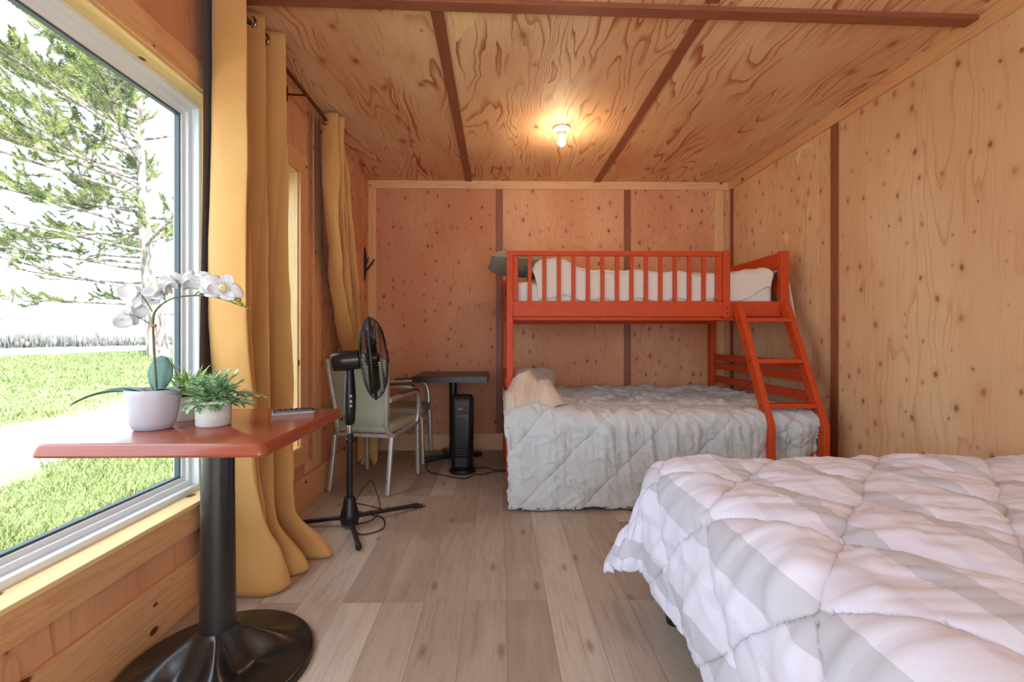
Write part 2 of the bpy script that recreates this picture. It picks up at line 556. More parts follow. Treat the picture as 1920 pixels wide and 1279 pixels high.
def window(name, w, casew, outer=True):
    y0, y1, z0, z1 = w
    e = bpy.data.objects.new(name, None)
    COL.objects.link(e)
    struct(e)
    # pine liner of the opening
    m = MB()
    m.box((XL - .07, y0, z0 - .012), (XL + .022, y1, z0 + .006))
    m.obj('sill', PINE_JAMB, e, bevel=.003)
    m = MB().box((XL - .07, y0, z1 - .014), (XL + .0, y1, z1)).box((XL - .07, y0, z0 + .006), (XL, y0 + .014, z1 - .014))
    m.obj('jamb', PINE_JAMB, e, smooth=False)
    MB().box((XL - .07, y1 - .014, z0 + .006), (XL, y1, z1 - .014)).obj('jamb', PINE_JAMB_Z, e, smooth=False)
    # face casing
    MB().box((XL, y0 - casew, z1 - .006), (XL + .018, y1 + casew, z1 + casew + .005)).obj('head_casing', PINE_Y, e, bevel=.002)
    MB().box((XL, y0 - casew, z0 - .012 - casew), (XL + .018, y1 + casew, z0 - .012)).obj('apron', PINE_Y, e, bevel=.002)
    MB().box((XL, y1 - .006, z0 - .012), (XL + .018, y1 + casew, z1 - .006)).obj('side_casing', PINE_Z, e, bevel=.002)
    MB().box((XL, y0 - casew, z0 - .012), (XL + .018, y0 + .006, z1 - .006)).obj('side_casing', PINE_Z, e, bevel=.002)
    # vinyl frame in two steps, gasket, pane
    m = frame_boxes(MB(), XL - .105, XL - .07, y0, y1, z0, z1, .030)
    frame_boxes(m, XL - .165, XL - .100, y0, y1, z0, z1, .052)
    frame_boxes(m, XL - .150, XL - .115, y0 + .04, y1 - .04, z0 + .04, z1 - .04, .030)
    m.obj('frame', VINYL, e, bevel=.003)
    frame_boxes(MB(), XL - .142, XL - .122, y0 + .068, y1 - .068, z0 + .068, z1 - .068, .010).obj('gasket', GASKET, e, smooth=False)
    MB().box((XL - .135, y0 + .06, z0 + .06), (XL - .131, y1 - .06, z1 - .06)).obj('glass', GLASS, e, smooth=False)
    return e
window('window_1', W1, .095)
window('window_2', W2, .10)

# battens and trims
tn = [0]
def trim(mb, mat, **kw):
    tn[0] += 1
    return struct(mb.obj('trim_%d' % tn[0], mat, bevel=.0015, **kw))
for cx in (-0.277, 0.943):
    trim(MB().box((cx - .03, 2.03, ZC - .008), (cx + .03, YB, ZC)), BATTEN_Y)
    trim(MB().box((cx - .03, YN, ZC - .008), (cx + .03, 1.96, ZC)), BATTEN_Y)
m = MB().bar((XL, 1.955, ZC - .011), (XR - .018, 2.043, ZC - .011), .06, .022)
trim(m, BATTEN_X)
for cx in (0.012, 1.236):
    trim(MB().box((cx - .032, YB - .008, .157), (cx + .032, YB, 2.48)), BATTEN)
trim(MB().box((XR - .008, 4.185, .157), (XR, 4.235, 2.475)), BATTEN)
trim(MB().box((XR - .008, 2.88, .0), (XR, 2.945, 2.475)), BATTEN)
trim(MB().box((XR - .008, 1.60, .0), (XR, 1.665, 2.475)), BATTEN)
trim(MB().box((XL, YB - .014, 2.48), (XR, YB, ZC)), PINE_X)
trim(MB().box((XL, YB - .013, .157), (XL + .075, YB, 2.48)), PALE_Z)
trim(MB().box((2.075, YB - .010, .157), (2.165, YB, 2.48)), PALE_Z)
trim(MB().box((XR - .016, YN, 2.475), (XR, YB - .014, ZC)), PINE_Y)
for y in (3.05,):
    trim(MB().box((XL, y - .06, .2), (XL + .010, y + .06, ZC)), PINE_Z)
struct(MB().box((XL + .018, YB - .018, 0), (XR, YB, .157)).obj('baseboard_back', PINE_X, bevel=.003))
struct(MB().box((XL, YN, 0), (XL + .018, YB - .0, .198)).obj('baseboard_left', PINE_Y, bevel=.003))
o = MB().box((XL + .0, 2.86, .205), (XL + .016, 2.95, .285)).box((XL + .012, 2.872, .215), (XL + .020, 2.938, .275)).obj('outlet_cover', PINE_Y, bevel=.002)
tag(o, 'small wooden cover plate on the left wall low beside the narrow window', 'cover plate')

TORN = pine('torn_veneer', 'Y', (232, 206, 150), (220, 186, 126), 8.0, knot=0.0, rough=.7)
def torn(parent, pts, flip=False):
    k = MB()
    k.v = [tuple(p) for p in pts]
    k.f = [tuple(range(len(pts)))[::-1] if flip else tuple(range(len(pts)))]
    o = k.obj('torn_veneer_patch', TORN, parent, smooth=False)
    return o
ceil_o, right_o = bpy.data.objects['ceiling'], bpy.data.objects['wall_right']
zz = ZC - .0012
torn(ceil_o, [(-.205, 1.995, zz), (-.075, 1.995, zz), (-.085, 2.04, zz), (-.108, 2.09, zz), (-.118, 2.12, zz), (-.150, 2.15, zz), (-.165, 2.16, zz), (-.182, 2.21, zz), (-.208, 2.25, zz), (-.212, 2.18, zz), (-.206, 2.10, zz), (-.212, 2.04, zz)])
xw = XR - .0012
torn(right_o, [(xw, 3.27, 2.44), (xw, 3.30, 2.46), (xw, 3.22, 2.47), (xw, 3.10, 2.43), (xw, 3.12, 2.42), (xw, 3.24, 2.44), (xw, 3.26, 2.37), (xw, 3.29, 2.36), (xw, 3.30, 2.41)])
torn(right_o, [(xw, 3.42, 1.80), (xw, 3.45, 1.86), (xw, 3.41, 1.90), (xw, 3.38, 1.85), (xw, 3.39, 1.79)])

# ------------------------------------------------------------------ ceiling lamp
L = thing('ceiling_lamp', 'bare glowing bulb in a white porcelain holder on the plywood ceiling', 'lamp', (0.450, 3.167, ZC))
MB().lathe([(.058, 0), (.062, -.004), (.062, -.012), (.052, -.024), (.034, -.030), (.030, -.040), (.026, -.050), (.022, -.052)][::-1], 32).obj('holder', SOCKET_WHITE, L)
bm = NT('glowing_bulb')
bm.b.inputs['Emission Color'].default_value = (1.0, 0.80, 0.52, 1)
bm.b.inputs['Emission Strength'].default_value = 5.0
BULB = bm.out((1, .95, .85, 1), .3)
MB().lathe([(.001, -.128), (.014, -.126), (.025, -.117), (.030, -.103), (.028, -.088), (.021, -.074), (.015, -.062), (.014, -.050)], 28).obj('bulb', BULB, L)
pl = bpy.data.lights.new('bulb_light', 'POINT')
pl.energy, pl.color, pl.shadow_soft_size = 6.0, (1.0, .78, .52), .035
po = bpy.data.objects.new('bulb_light', pl)
COL.objects.link(po)
po.parent = L
po.location = (0, 0, -.17)

def settle(t):
    """children were built in room coordinates: move them under their thing's base"""
    M = Matrix.Translation(-t.location)
    def go(o):
        for c in o.children:
            if c.type == 'MESH':
                c.data.transform(M)
            go(c)
    go(t)
    return t

def to_world(o, loc, rz=0):
    o.location = loc
    o.rotation_euler = (0, 0, rz)
    return o

# ------------------------------------------------------------------ cloth helpers
def normals(P):
    gu = np.gradient(P, axis=0)
    gv = np.gradient(P, axis=1)
    n = np.cross(gu, gv)
    return n / (np.linalg.norm(n, axis=2, keepdims=True) + 1e-9)

def drape(x0, x1, y0, y1, z, hx0, hx1, hy0, hy1, nu, nv, disp, R=.07, flare=.10, cx=.10, cy=.10, zfn=None, hang_y0=None, dmax=None):
    """a cover over a box; returns P[nu][nv] and its flat cloth coordinates"""
    a = np.linspace(0, 1, nu)[:, None] * np.ones((1, nv))
    b = np.linspace(0, 1, nv)[None, :] * np.ones((nu, 1))
    U = (x0 - hx0) + a * (x1 + hx1 - x0 + hx0)
    h0 = hang_y0(U) if hang_y0 is not None else hy0
    V = (y0 - h0) + b * (y1 + hy1 - y0 + h0)
    ex = np.where(U < x0, U - x0, np.where(U > x1, U - x1, 0))
    ey = np.where(V < y0, V - y0, np.where(V > y1, V - y1, 0))
    d = np.hypot(ex, ey) + 1e-9
    if dmax:
        k = np.where(d > dmax * .7, (dmax * .7 + dmax * .3 * np.tanh((d - dmax * .7) / (dmax * .3))) / d, 1.0)
        ex, ey, d = ex * k, ey * k, d * k
    q = np.minimum(d / R, PI / 2)
    rest = np.maximum(d - R * PI / 2, 0)
    corner = np.minimum(np.abs(ex), np.abs(ey)) / d * 1.42
    fx = flare + corner * (cx - flare)
    fy = flare + corner * (cy - flare)
    ox = ex / d * (R * np.sin(q) + fx * rest)
    oy = ey / d * (R * np.sin(q) + fy * rest)
    fl = np.hypot(ex / d * fx, ey / d * fy)
    drop = R * (1 - np.cos(q)) + rest * np.sqrt(np.maximum(1 - fl ** 2, .2))
    Z = z - drop
    if zfn is not None:
        Z = Z + zfn(U, V) * np.exp(-drop * 6)
    P = np.stack([np.clip(U, x0, x1) + ox, np.clip(V, y0, y1) + oy, Z], axis=2)
    N = normals(P)
    N *= np.sign(N[nu // 2, nv // 2, 2])
    P = P + N * disp(U, V, drop)[:, :, None]
    return P, U, V

def quilt(U, V, L, w=.020, off=0.0, wob=.02, second=1.0):
    s = U + V + off + wob * (fbm(U * 4, V * 4, 5) - .5)
    t = U - V + off + wob * (fbm(U * 4, V * 4, 6) - .5)
    a = np.abs(((s / L) % 1) - .5) * L
    b = np.abs(((t / L) % 1) - .5) * L
    a = L / 2 - a
    b = L / 2 - b
    pa, pb = [1 - np.exp(-(np.sqrt(m * m + .006 ** 2) - .006) / (L * .11)) for m in (a, b)]
    q = pa * (1 - second + second * pb)
    return q, np.maximum(np.exp(-(a / w) ** 2), second * np.exp(-(b / w) ** 2))

def pillow(name, w, d, h, mat, parent=None, n=28, seed=0):
    a = np.linspace(-1, 1, n)
    A, B = np.meshgrid(a, a, indexing='ij')
    prof = ((1 - np.abs(A) ** 3.2) * (1 - np.abs(B) ** 3.2)).clip(0, 1) ** .5
    wr = (fbm(A * 2.2 + 3, B * 2.2, seed) - .5) * .22 + (ridge(A * 2.6 + 7, B * 2.6, seed + 4, 3) - .4) * .10
    pin = 1 - .07 * (A ** 2) * (1 - B ** 2) * 0 - .05 * (1 - np.abs(A * B))
    X, Y = A * w / 2 * pin, B * d / 2 * pin
    m = MB()
    top = np.stack([X, Y, prof * h * .5 * (1 + wr)], 2)
    bot = np.stack([X, Y, -prof * h * .5 * (1 + wr * .4)], 2)
    m.grid(top)
    k = len(m.v)
    m.v += [tuple(p) for p in bot.reshape(-1, 3)]
    for i in range(n - 1):
        for j in range(n - 1):
            q = k + i * n + j
            m.f.append((q, q + n, q + n + 1, q + 1))
    return m.obj(name, mat, parent, angle=80)

# ------------------------------------------------------------------ curtains and rod
rod = thing('curtain_rod', 'thin bronze curtain rod along the left wall just under the ceiling', 'curtain rod', (-1.12, 1.6, 2.49))
METAL_ROD = flat('bronze_rod', (104, 74, 54), 0.3, 0.02, Metallic=0.8)
MB().tube([(-1.12, -.1, 2.505), (-1.12, 3.12, 2.490)], .0115, 16).obj('rod', METAL_ROD, rod)
MB().ball((-1.12, 3.14, 2.490), .018, 8).obj('finial', METAL_ROD, rod)
for y in (.1, 2.62, 3.09):
    MB().box((XL, y - .014, 2.45), (XL + .006, y + .014, 2.53)).tube([(XL, y, 2.485), (-1.12, y, 2.480)], .006, 8).obj('bracket', METAL_ROD, rod)
settle(rod)

EYE = flat('nickel_eyelet', (176, 168, 156), 0.2, 0.02, Metallic=1.0)
def curtain_grid(ny, nz, fn):
    s = np.linspace(0, 1, ny)[:, None] * np.ones((1, nz))
    t = (np.linspace(0, 1, nz) ** 1.0)[None, :] * np.ones((ny, 1))
    x, y, z = fn(s, t)
    return np.stack([x, y, z], 2)

def c1(s, t):                      # t: 0 top .. 1 hem
    z = 2.545 - t * 2.540
    nf = 3.4
    ph = 2 * PI * (nf * s + .20) + .5 * np.sin(3.1 * t + 6 * s) * t
    low = sstep(.80, 1.0, t)
    amp = .070 + .018 * np.sin(9 * s + 1) + .020 * t + .030 * low
    sh = np.sin(ph)
    wave = sh * (1.0 - .25 * np.abs(sh))
    x = -1.125 + wave * amp * 1.15 + .045 * (1 - sstep(0, .35, s)) + .036 * sstep(.62, .95, s)
    y = 1.795 + .435 * s + .030 * np.cos(ph) * (.4 + t)
    x += .05 * sstep(.3, 1, t) * (s - .3)
    x += (fbm(s * 9, t * 5, 3, 3) - .5) * .045 * (.25 + t)
    y += (fbm(s * 7, t * 4, 8, 3) - .5) * .05 * t
    # the hem lies out over the floor
    pud = sstep(.90, 1.0, t)
    x += pud * (.055 + .055 * np.maximum(sh, -.2) + .05 * (fbm(s * 14, t * 3, 95) - .5)) * (.5 + s)
    y += pud * (.10 * (s - .25) + .05 * np.cos(ph))
    y += .16 * sstep(.45, 1, t) * sstep(0, .6, .6 - s)
    x += .03 * (ridge(s * 6 + t * 3, t * 6, 14, 3) - .3) * sstep(.55, .9, t)
    z = np.maximum(z, .004 + .012 * (1 + np.cos(ph * 1.0)) * pud)
    x = np.maximum(x, -1.205)
    return x, y, z
cur = thing('curtain', 'mustard curtain panel hanging in deep folds beside the big window, hem on the floor', 'curtain', (-1.12, 2.0, 0))
MB().grid(curtain_grid(200, 130, c1)).obj('panel', MUSTARD, cur, angle=180, solid=.003)
def c1b(s, t):
    z = 2.535 - t * 2.50
    x = -1.190 + .004 * np.sin(2 * PI * 2 * s + t * 3) - .014 * s
    y = 1.815 + .20 * s + .012 * np.sin(7 * t)
    return x, y, z
MB().grid(curtain_grid(24, 40, c1b)).obj('dark_strip', BROWN_STRIP, cur, angle=180, solid=.002)  # dark brown strip behind the panel's near edge
def eyelet(y, x, z, parent, ax=(0.25, 1, 0)):
    pts = []
    M = Vector((0, 1, 0)).rotation_difference(Vector(ax).normalized()).to_matrix()
    for k in range(25):
        a = 2 * PI * k / 24
        pts.append(Vector((x, y, z)) + M @ Vector((.026 * math.cos(a), 0, .026 * math.sin(a))))
    MB().tube(pts, .0065, 8, caps=False).obj('eyelet', EYE, parent, angle=180)
for y in (1.84, 1.93, 2.05, 2.165, 2.232):
    eyelet(y, -1.12, 2.502, cur)
settle(cur)

def c2(s, t):
    z = 2.535 - t * 2.46
    cy = np.interp(t, [0, .25, .5, .62, .75, 1.0], [3.02, 3.10, 3.28, 3.44, 3.60, 3.66])
    cxx = np.interp(t, [0, .25, .5, .62, .75, 1.0], [-1.105, -1.095, -1.10, -1.125, -1.166, -1.160])
    hw = np.interp(t, [0, .1, .35, .55, .66, .8, 1.0], [.075, .095, .145, .13, .075, .07, .085])
    ph = 2 * PI * (3.2 * s + .1) + 2.2 * t + .8 * np.sin(5 * t)
    sh = np.sin(ph)
    x = cxx + sh * (.050 + .015 * np.sin(4 * t + 6 * s)) * (1 - .45 * sstep(.58, .72, t))
    y = cy + (s - .5) * 2 * hw + .03 * np.cos(ph)
    x += (fbm(s * 8, t * 7, 31, 3) - .5) * .05 * (1 - .6 * sstep(.58, .72, t))
    y += (fbm(s * 8 + 4, t * 6, 35, 3) - .5) * .05 * sstep(0, .2, t) * (1 - .6 * sstep(.58, .72, t))
    lowr = sstep(.80, .90, t)
    x = x * (1 - lowr) + lowr * (-1.07 + .075 * np.sin(2 * PI * 1.3 * s + 1) + .012 * sh)
    y = y * (1 - lowr) + lowr * (3.705 + .022 * np.cos(2 * PI * 1.3 * s + 1.6) + .006 * np.cos(ph))
    x = np.maximum(x, -1.215 + .01 * s)
    z = z + .05 * (s - .5) * sstep(.7, 1, t) + .03 * np.sin(ph) * sstep(.85, 1, t)
    return x, y, z
cur2 = thing('curtain', 'mustard curtain gathered into a bundle and swept back behind the sage armchair', 'curtain', (-1.11, 3.4, 0.05))
MB().grid(curtain_grid(130, 110, c2)).obj('panel', MUSTARD, cur2, angle=180, solid=.003)
MB().grid(curtain_grid(12, 60, lambda s, t: (-1.172 - .03 * s, np.interp(t * .40, [0, .1, .35, .55], [2.95, 2.955, 3.03, 3.21]) + .10 * s, 2.52 - t * .98))).obj('dark_strip', BROWN_STRIP, cur2, angle=180, solid=.002)  # dark strip put in for the shade along the bundle's left edge
eyelet(2.945, -1.12, 2.489, cur2)
eyelet(3.04, -1.12, 2.489, cur2)
settle(cur2)

# ------------------------------------------------------------------ window table
TZ = .80
tb = thing('pedestal_table', 'red-brown laminate table on a black iron pedestal under the big window', 'table', (-.912, 1.475, 0))
LAM = NT('red_brown_laminate')
_o = LAM.sep(LAM.obj())
_g = LAM.noise(LAM.comb(LAM.math('MULTIPLY', _o[0], 5.0), LAM.math('MULTIPLY', _o[1], 60.0), LAM.math('MULTIPLY', _o[2], 60.0)), 1.0, 3)
_h = LAM.noise(LAM.obj(), 8.0, 2)
LAM = LAM.out(LAM.mix(_g, lin((132, 64, 44)), lin((158, 80, 56))), LAM.math('ADD', .13, LAM.math('MULTIPLY', _h, .12)), **{'Specular IOR Level': .5})
def rrect(w, d, r, n=6):
    pts = []
    for sx, sy, a0 in ((1, 1, 0), (-1, 1, 90), (-1, -1, 180), (1, -1, 270)):
        for k in range(n + 1):
            a = math.radians(a0 + 90 * k / n)
            pts.append((sx * (w / 2 - r) + r * math.cos(a), sy * (d / 2 - r) + r * math.sin(a)))
    return pts
def slab(mb, layers, r, c=(0, 0, 0)):
    """stack of rounded rectangles: (w, d, z)"""
    k = len(mb.v)
    n = None
    for w, d, z in layers:
        p = rrect(w, d, r)
        n = len(p)
        mb.v += [(x + c[0], y + c[1], z + c[2]) for x, y in p]
    for i in range(len(layers) - 1):
        for j in range(n):
            a, b = k + i * n + j, k + i * n + (j + 1) % n
            mb.f.append((a, b, b + n, a + n))
    mb.f.append(tuple(k + j for j in reversed(range(n))))
    mb.f.append(tuple(k + (len(layers) - 1) * n + j for j in range(n)))
    return mb
w, d = .600, .585
slab(MB(), [(w - .03, d - .03, TZ - .036), (w + .004, d + .004, TZ - .034), (w + .010, d + .010, TZ - .028), (w + .002, d + .002, TZ - .010), (w - .006, d - .006, TZ - .003), (w - .016, d - .016, TZ)], .022).obj('tabletop', LAM, tb, angle=25)
MB().lathe([(.052, .13), (.052, .20), (.049, .45), (.0475, .60), (.0475, TZ - .04)], 40).obj('pedestal', BLACK_IRON, tb)
slab(MB(), [(.30, .30, TZ - .044), (.30, .30, TZ - .036)], .02).obj('top_plate', BLACK_IRON, tb)
nr, na = 46, 120
k0 = []
for i in range(nr):
    q = i / (nr - 1)
    row = []
    for j in range(na + 1):
        a = 2 * PI * j / na
        r = .052 + (.288 - .052) * q
        rid = abs(math.cos(2 * (a - math.radians(28)))) ** 5
        fall_r = max(0, 1 - q / .96) ** 1.25
        fall_v = max(0, 1 - q / .34) ** 1.7
        zz = .026 + .112 * (fall_v + (fall_r - fall_v) * rid)
        zz -= .012 * max(0, (q - .93) / .07) ** 2
        row.append((r * math.cos(a), r * math.sin(a), zz))
    k0.append(row)
k0.append([(.289 * math.cos(2 * PI * j / na), .289 * math.sin(2 * PI * j / na), .0) for j in range(na + 1)])
k0.insert(0, [(.050 * math.cos(2 * PI * j / na), .050 * math.sin(2 * PI * j / na), .120) for j in range(na + 1)])
MB().grid(k0).obj('base', BLACK_IRON, tb, angle=50)

# ------------------------------------------------------------------ plants on the table
POT_LILAC = flat('lilac_grey_ceramic', (180, 174, 182), 0.4, 0.02)
POT_STONE = NT('stone_pot')
_f = POT_STONE.noise(POT_STONE.obj(), 160.0, 3)
POT_STONE = POT_STONE.out(POT_STONE.mix(POT_STONE.smooth(_f, .35, .7), lin((206, 200, 190)), lin((216, 211, 202))), .75)
SOIL = flat('dark_moss', (46, 38, 32), .95, .3, 60)
LEAF_ORCHID = NT('orchid_leaf')
_f = LEAF_ORCHID.noise(LEAF_ORCHID.obj(), 30.0, 2)
LEAF_ORCHID = LEAF_ORCHID.out(LEAF_ORCHID.mix(_f, lin((52, 86, 74)), lin((84, 122, 104))), .38)
STEM = flat('green_stem', (86, 104, 58), .5, .15)
PETAL = fabric('white_petal', (238, 240, 242), .6, 90.0, .03, .2, .05, trans=.08)
LIP = flat('pale_yellow_lip', (232, 222, 170), .5)
BUD = flat('yellow_green_bud', (150, 152, 66), .5, .12)

def leaf_mesh(mb, base, dirs, L, wid, droop, fold=.15, n=14, m=5, up=(0, 0, 1), p=.75, tip=1.0):
    """strap leaf along dirs (unit vec) bending down by droop"""
    b = Vector(base)
    dv = Vector(dirs).normalized()
    pts, dv2 = [b.copy()], dv.copy()
    ax = dv.cross(Vector(up))
    ax = ax.normalized() if ax.length > 1e-4 else Vector((1, 0, 0))
    for i in range(n):
        dv2 = Matrix.Rotation(-droop / n, 3, ax) @ dv2
        pts.append(pts[-1] + dv2 * L / n)
    rows = []
    for i, q in enumerate(pts):
        t = i / n
        hw = wid / 2 * (math.sin(PI * (t * .96 + .02) ** p)) ** .6 * (1 if t < .98 else .2)
        d = (pts[min(i + 1, n)] - pts[max(i - 1, 0)]).normalized()
        side = ax
        nrm = side.cross(d).normalized()
        rows.append([tuple(q + side * hw * s + nrm * fold * hw * abs(s)) for s in np.linspace(-1, 1, m)])
    return mb.grid(rows)

orc = thing('potted_orchid', 'white orchid with an arching stem in a lilac grey pot on the window table', 'plant', (-1.053, 1.385, TZ), 0.0)
# slightly oval pot
def oval(prof, n=48, sx=1.0, sy=.86):
    return MB().lathe(prof, n, (0, 0, 0), Matrix.Diagonal((sx, sy, 1)).to_3x3())
oval([(.046, 0), (.052, .003), (.061, .022), (.069, .060), (.0745, .100), (.077, .120), (.0755, .122), (.072, .118), (.068, .098)]).obj('pot', POT_LILAC, orc, angle=60)
oval([(.003, .112), (.070, .108), (.070, .100)][::-1]).obj('soil', SOIL, orc)
def lf(base, dirs, L, wd, droop, **kw):
    return leaf_mesh(MB(), base, dirs, L, wd, droop, **kw).obj('leaf', LEAF_ORCHID, orc, angle=180, solid=.0015)
lf((.006, .012, .106), (-.02, .22, 1), .118, .078, .12, fold=.06, up=(0, 1, 0), p=1.15)
lf((-.02, .00, .110), (-.9, -.1, .38), .135, .030, .75, fold=.35)
lf((-.02, -.02, .108), (-.85, -.45, .42), .170, .034, 1.05, fold=.35)
lf((.02, -.01, .108), (.8, -.3, .55), .105, .040, .9, fold=.3)
lf((.015, .02, .108), (.75, .5, .5), .10, .036, .8, fold=.3)
K = .001647
def op(u, v, dy=0.0):              # picture plane of the orchid -> its own metres
    return ((u - 283) * K, dy, (803 - v) * K)
stem = curve_pts([op(290, 733), op(287, 690), op(286, 640, -.004), op(286, 606, -.006), op(292, 586, -.01), op(308, 571, -.012), op(330, 561, -.015), op(362, 557.5, -.02), op(395, 558, -.024), (op(425, 565, -.03)), op(450, 574, -.034), op(470, 581, -.036)], 6)
MB().tube(stem, .0036, 8, scale=[1.0 - .5 * i / len(stem) for i in range(len(stem))]).obj('stem', STEM, orc, angle=180)
MB().tube([op(293, 733, -.006), op(290, 660, -.008), op(288, 612, -.01)], .0022, 6).obj('support_stick', flat('brown_stick', (92, 70, 50), .7), orc)
MB().tube([op(283, 612, -.006), op(291, 612, -.006)], .005, 8).obj('tie', flat('raffia_tie', (176, 140, 96), .8), orc)

def petal(mb, M, L, wd, cup, n=8, m=7):
    rows = []
    for i in range(n + 1):
        t = i / n
        hw = wd / 2 * max(math.sin(PI * min(t * .93 + .05, 1)), 0) ** .62
        rows.append([tuple(M @ Vector((s * hw, t * L, cup * (t - .5) ** 2 * 4 * .012 + .006 * (s * s) * cup - .004 * math.sin(5 * s + 7 * t)))) for s in np.linspace(-1, 1, m)])
    return mb.grid(rows)
def flower(uv, dy, face, size, roll, attach):
    c = Vector(op(uv[0], uv[1], dy))
    q = Vector((0, 0, 1)).rotation_difference(Vector(face).normalized()).to_matrix().to_4x4()
    F = Matrix.Translation(c) @ q @ Matrix.Rotation(roll, 4, 'Z')
    tip = Vector(op(attach[0], attach[1], -.015))
    back = c - Vector(face).normalized() * .004
    f = MB().tube([tip, (tip + back) / 2 + Vector((0, 0, .004)), back], .0017, 6).obj('flower', STEM, orc)
    for ang, L, wd, cup, dz in ((90, .5, .38, .8, 0), (215, .48, .36, 1.0, 0), (325, .48, .36, 1.0, 0), (12, .54, .60, -1.2, .003), (168, .54, .60, -1.2, .003)):
        M = F @ Matrix.Rotation(math.radians(ang - 90), 4, 'Z') @ Matrix.Translation((0, 0, dz)) @ Matrix.Rotation(math.radians(14 if wd < .5 else 20), 4, 'X')
        petal(MB(), M, L * size, wd * size, cup).obj('petal', PETAL, f, angle=180, solid=.0006)
    l = MB()
    for sx in (-1, 0, 1):
        petal(l, F @ Matrix.Translation((sx * .004, -.001, .004)) @ Matrix.Rotation(math.radians(180 + sx * 32), 4, 'Z') @ Matrix.Rotation(math.radians(48), 4, 'X'), .24 * size, .17 * size, 1.5)
    l.obj('lip', LIP, f, angle=180, solid=.0006)
flower((250, 592), -.02, (-.75, .62, .05), 0.085, .2, (283, 608))
flower((266, 553), -.015, (-.55, .70, -.25), 0.093, .9, (289, 587))
flower((311, 551), -.02, (-.45, -.35, .55), 0.093, -.2, (312, 569))
flower((346, 534), -.03, (-.15, .55, .75), 0.095, .4, (338, 559))
flower((396, 541), -.04, (.35, -.75, .40), 0.090, -.5, (365, 557))
flower((428, 549), -.05, (.60, -.70, .20), 0.098, .3, (420, 562))
for uv, r in (((452, 566), .0085), ((457, 574), .0070), ((464, 578), .0045), ((470, 581), .0035)):
    MB().ball(op(uv[0], uv[1], -.037), r, 8, (1.15, 1, .9)).obj('bud', BUD, orc, angle=180)

def foliage_mat(name, dark, pale):
    t = NT(name)
    d, c = t.voro(t.obj(), 140.0)
    return t.out(t.mix(t.sep(c)[0], lin(dark), lin(pale)), .5)
SPRIG = foliage_mat('blue_green_sprig', (100, 148, 92), (196, 222, 176))
BLADE = foliage_mat('bright_green_blade', (92, 136, 60), (180, 208, 112))
def stone_pot(t, r=.049, h=.080):
    MB().lathe([(r - .004, 0), (r, .004), (r + .0005, h * .5), (r + .001, h - .003), (r - .001, h), (r - .006, h), (r - .007, h - .012)], 48).obj('pot', POT_STONE, t, angle=50)
    MB().lathe([(r - .008, h - .016), (r - .008, h - .012), (.002, h - .008)], 32).obj('soil', SOIL, t)
p1 = thing('potted_plant', 'bushy artificial fern with pointed leaves in a small round stone pot', 'plant', (-.904, 1.440, TZ))
stone_pot(p1)
rr = random.Random(5)
n = 0
for k in range(78):
    a = rr.uniform(0, 2 * PI)
    el = rr.uniform(.20, 1.45) if math.cos(a) > -.3 else rr.uniform(.75, 1.4)
    if k < 9:
        a, el = rr.uniform(-.6, .45), rr.uniform(.25, .6)
    Ls = rr.uniform(.06, .095) * (1.25 if k < 9 else 1)
    d0 = Vector((math.cos(a) * math.cos(el), math.sin(a) * math.cos(el), math.sin(el)))
    b = Vector((rr.uniform(-.022, .022), rr.uniform(-.022, .022), .072))
    mb = MB()
    st = []
    dv = d0.copy()
    p = b.copy()
    ax = d0.cross(Vector((0, 0, 1))).normalized()
    for i in range(9):
        st.append(p.copy())
        dv = Matrix.Rotation(-rr.uniform(.02, .12), 3, ax) @ dv
        p = p + dv * Ls / 8
    mb.tube(st, .0011, 5)
    for i in range(2, 9):
        for sgn in (-1, 1):
            q = st[i]
            sd = ax * sgn
            dl = ((st[i] - st[i - 1]).normalized() * .9 + sd * rr.uniform(.4, .9) + Vector((0, 0, rr.uniform(-.1, .35)))).normalized()
            leaf_mesh(mb, q, dl, rr.uniform(.022, .038), rr.uniform(.008, .0125), rr.uniform(-.2, .7), fold=.3, n=5, m=3, p=.85)
    leaf_mesh(mb, st[-1], dv, .026, .007, .1, fold=.3, n=5, m=3)
    mb.obj('sprig', SPRIG, p1, angle=180)
p2 = thing('potted_plant', 'spiky green grass plant in a stone pot behind the orchid pot', 'plant', (-1.058, 1.535, TZ))
stone_pot(p2, .047, .080)
for k in range(70):
    a = rr.uniform(0, 2 * PI)
    el = rr.uniform(.45, 1.45)
    d0 = (math.cos(a) * math.cos(el), math.sin(a) * math.cos(el), math.sin(el))
    mb = leaf_mesh(MB(), (rr.uniform(-.02, .02), rr.uniform(-.02, .02), .070), d0, rr.uniform(.100, .155), rr.uniform(.007, .011), rr.uniform(.1, .8), fold=.5, n=8, m=3, p=.6)
    mb.obj('blade', BLADE, p2, angle=180)

# remote control
REM_B = flat('charcoal_plastic', (58, 52, 50), .35)
REM_S = flat('silver_plastic', (188, 184, 180), .3, .02)
rc = thing('remote_control', 'slim charcoal and silver remote control lying on the red-brown table', 'remote control', (-.742, 1.640, TZ), math.radians(-60 + 90 - 2))
slab(MB(), [(.138, .036, .0), (.142, .040, .004), (.142, .040, .009)], .010).obj('body', REM_S, rc)
slab(MB(), [(.138, .037, .009), (.136, .035, .016), (.128, .028, .018)], .010).obj('cover', REM_B, rc)
for i in range(5):
    for j in range(2):
        MB().lathe([(.0042, .016), (.004, .0195), (.002, .020)], 12, (-.045 + i * .018, -.007 + j * .014, 0)).obj('button', RUBBER, rc)

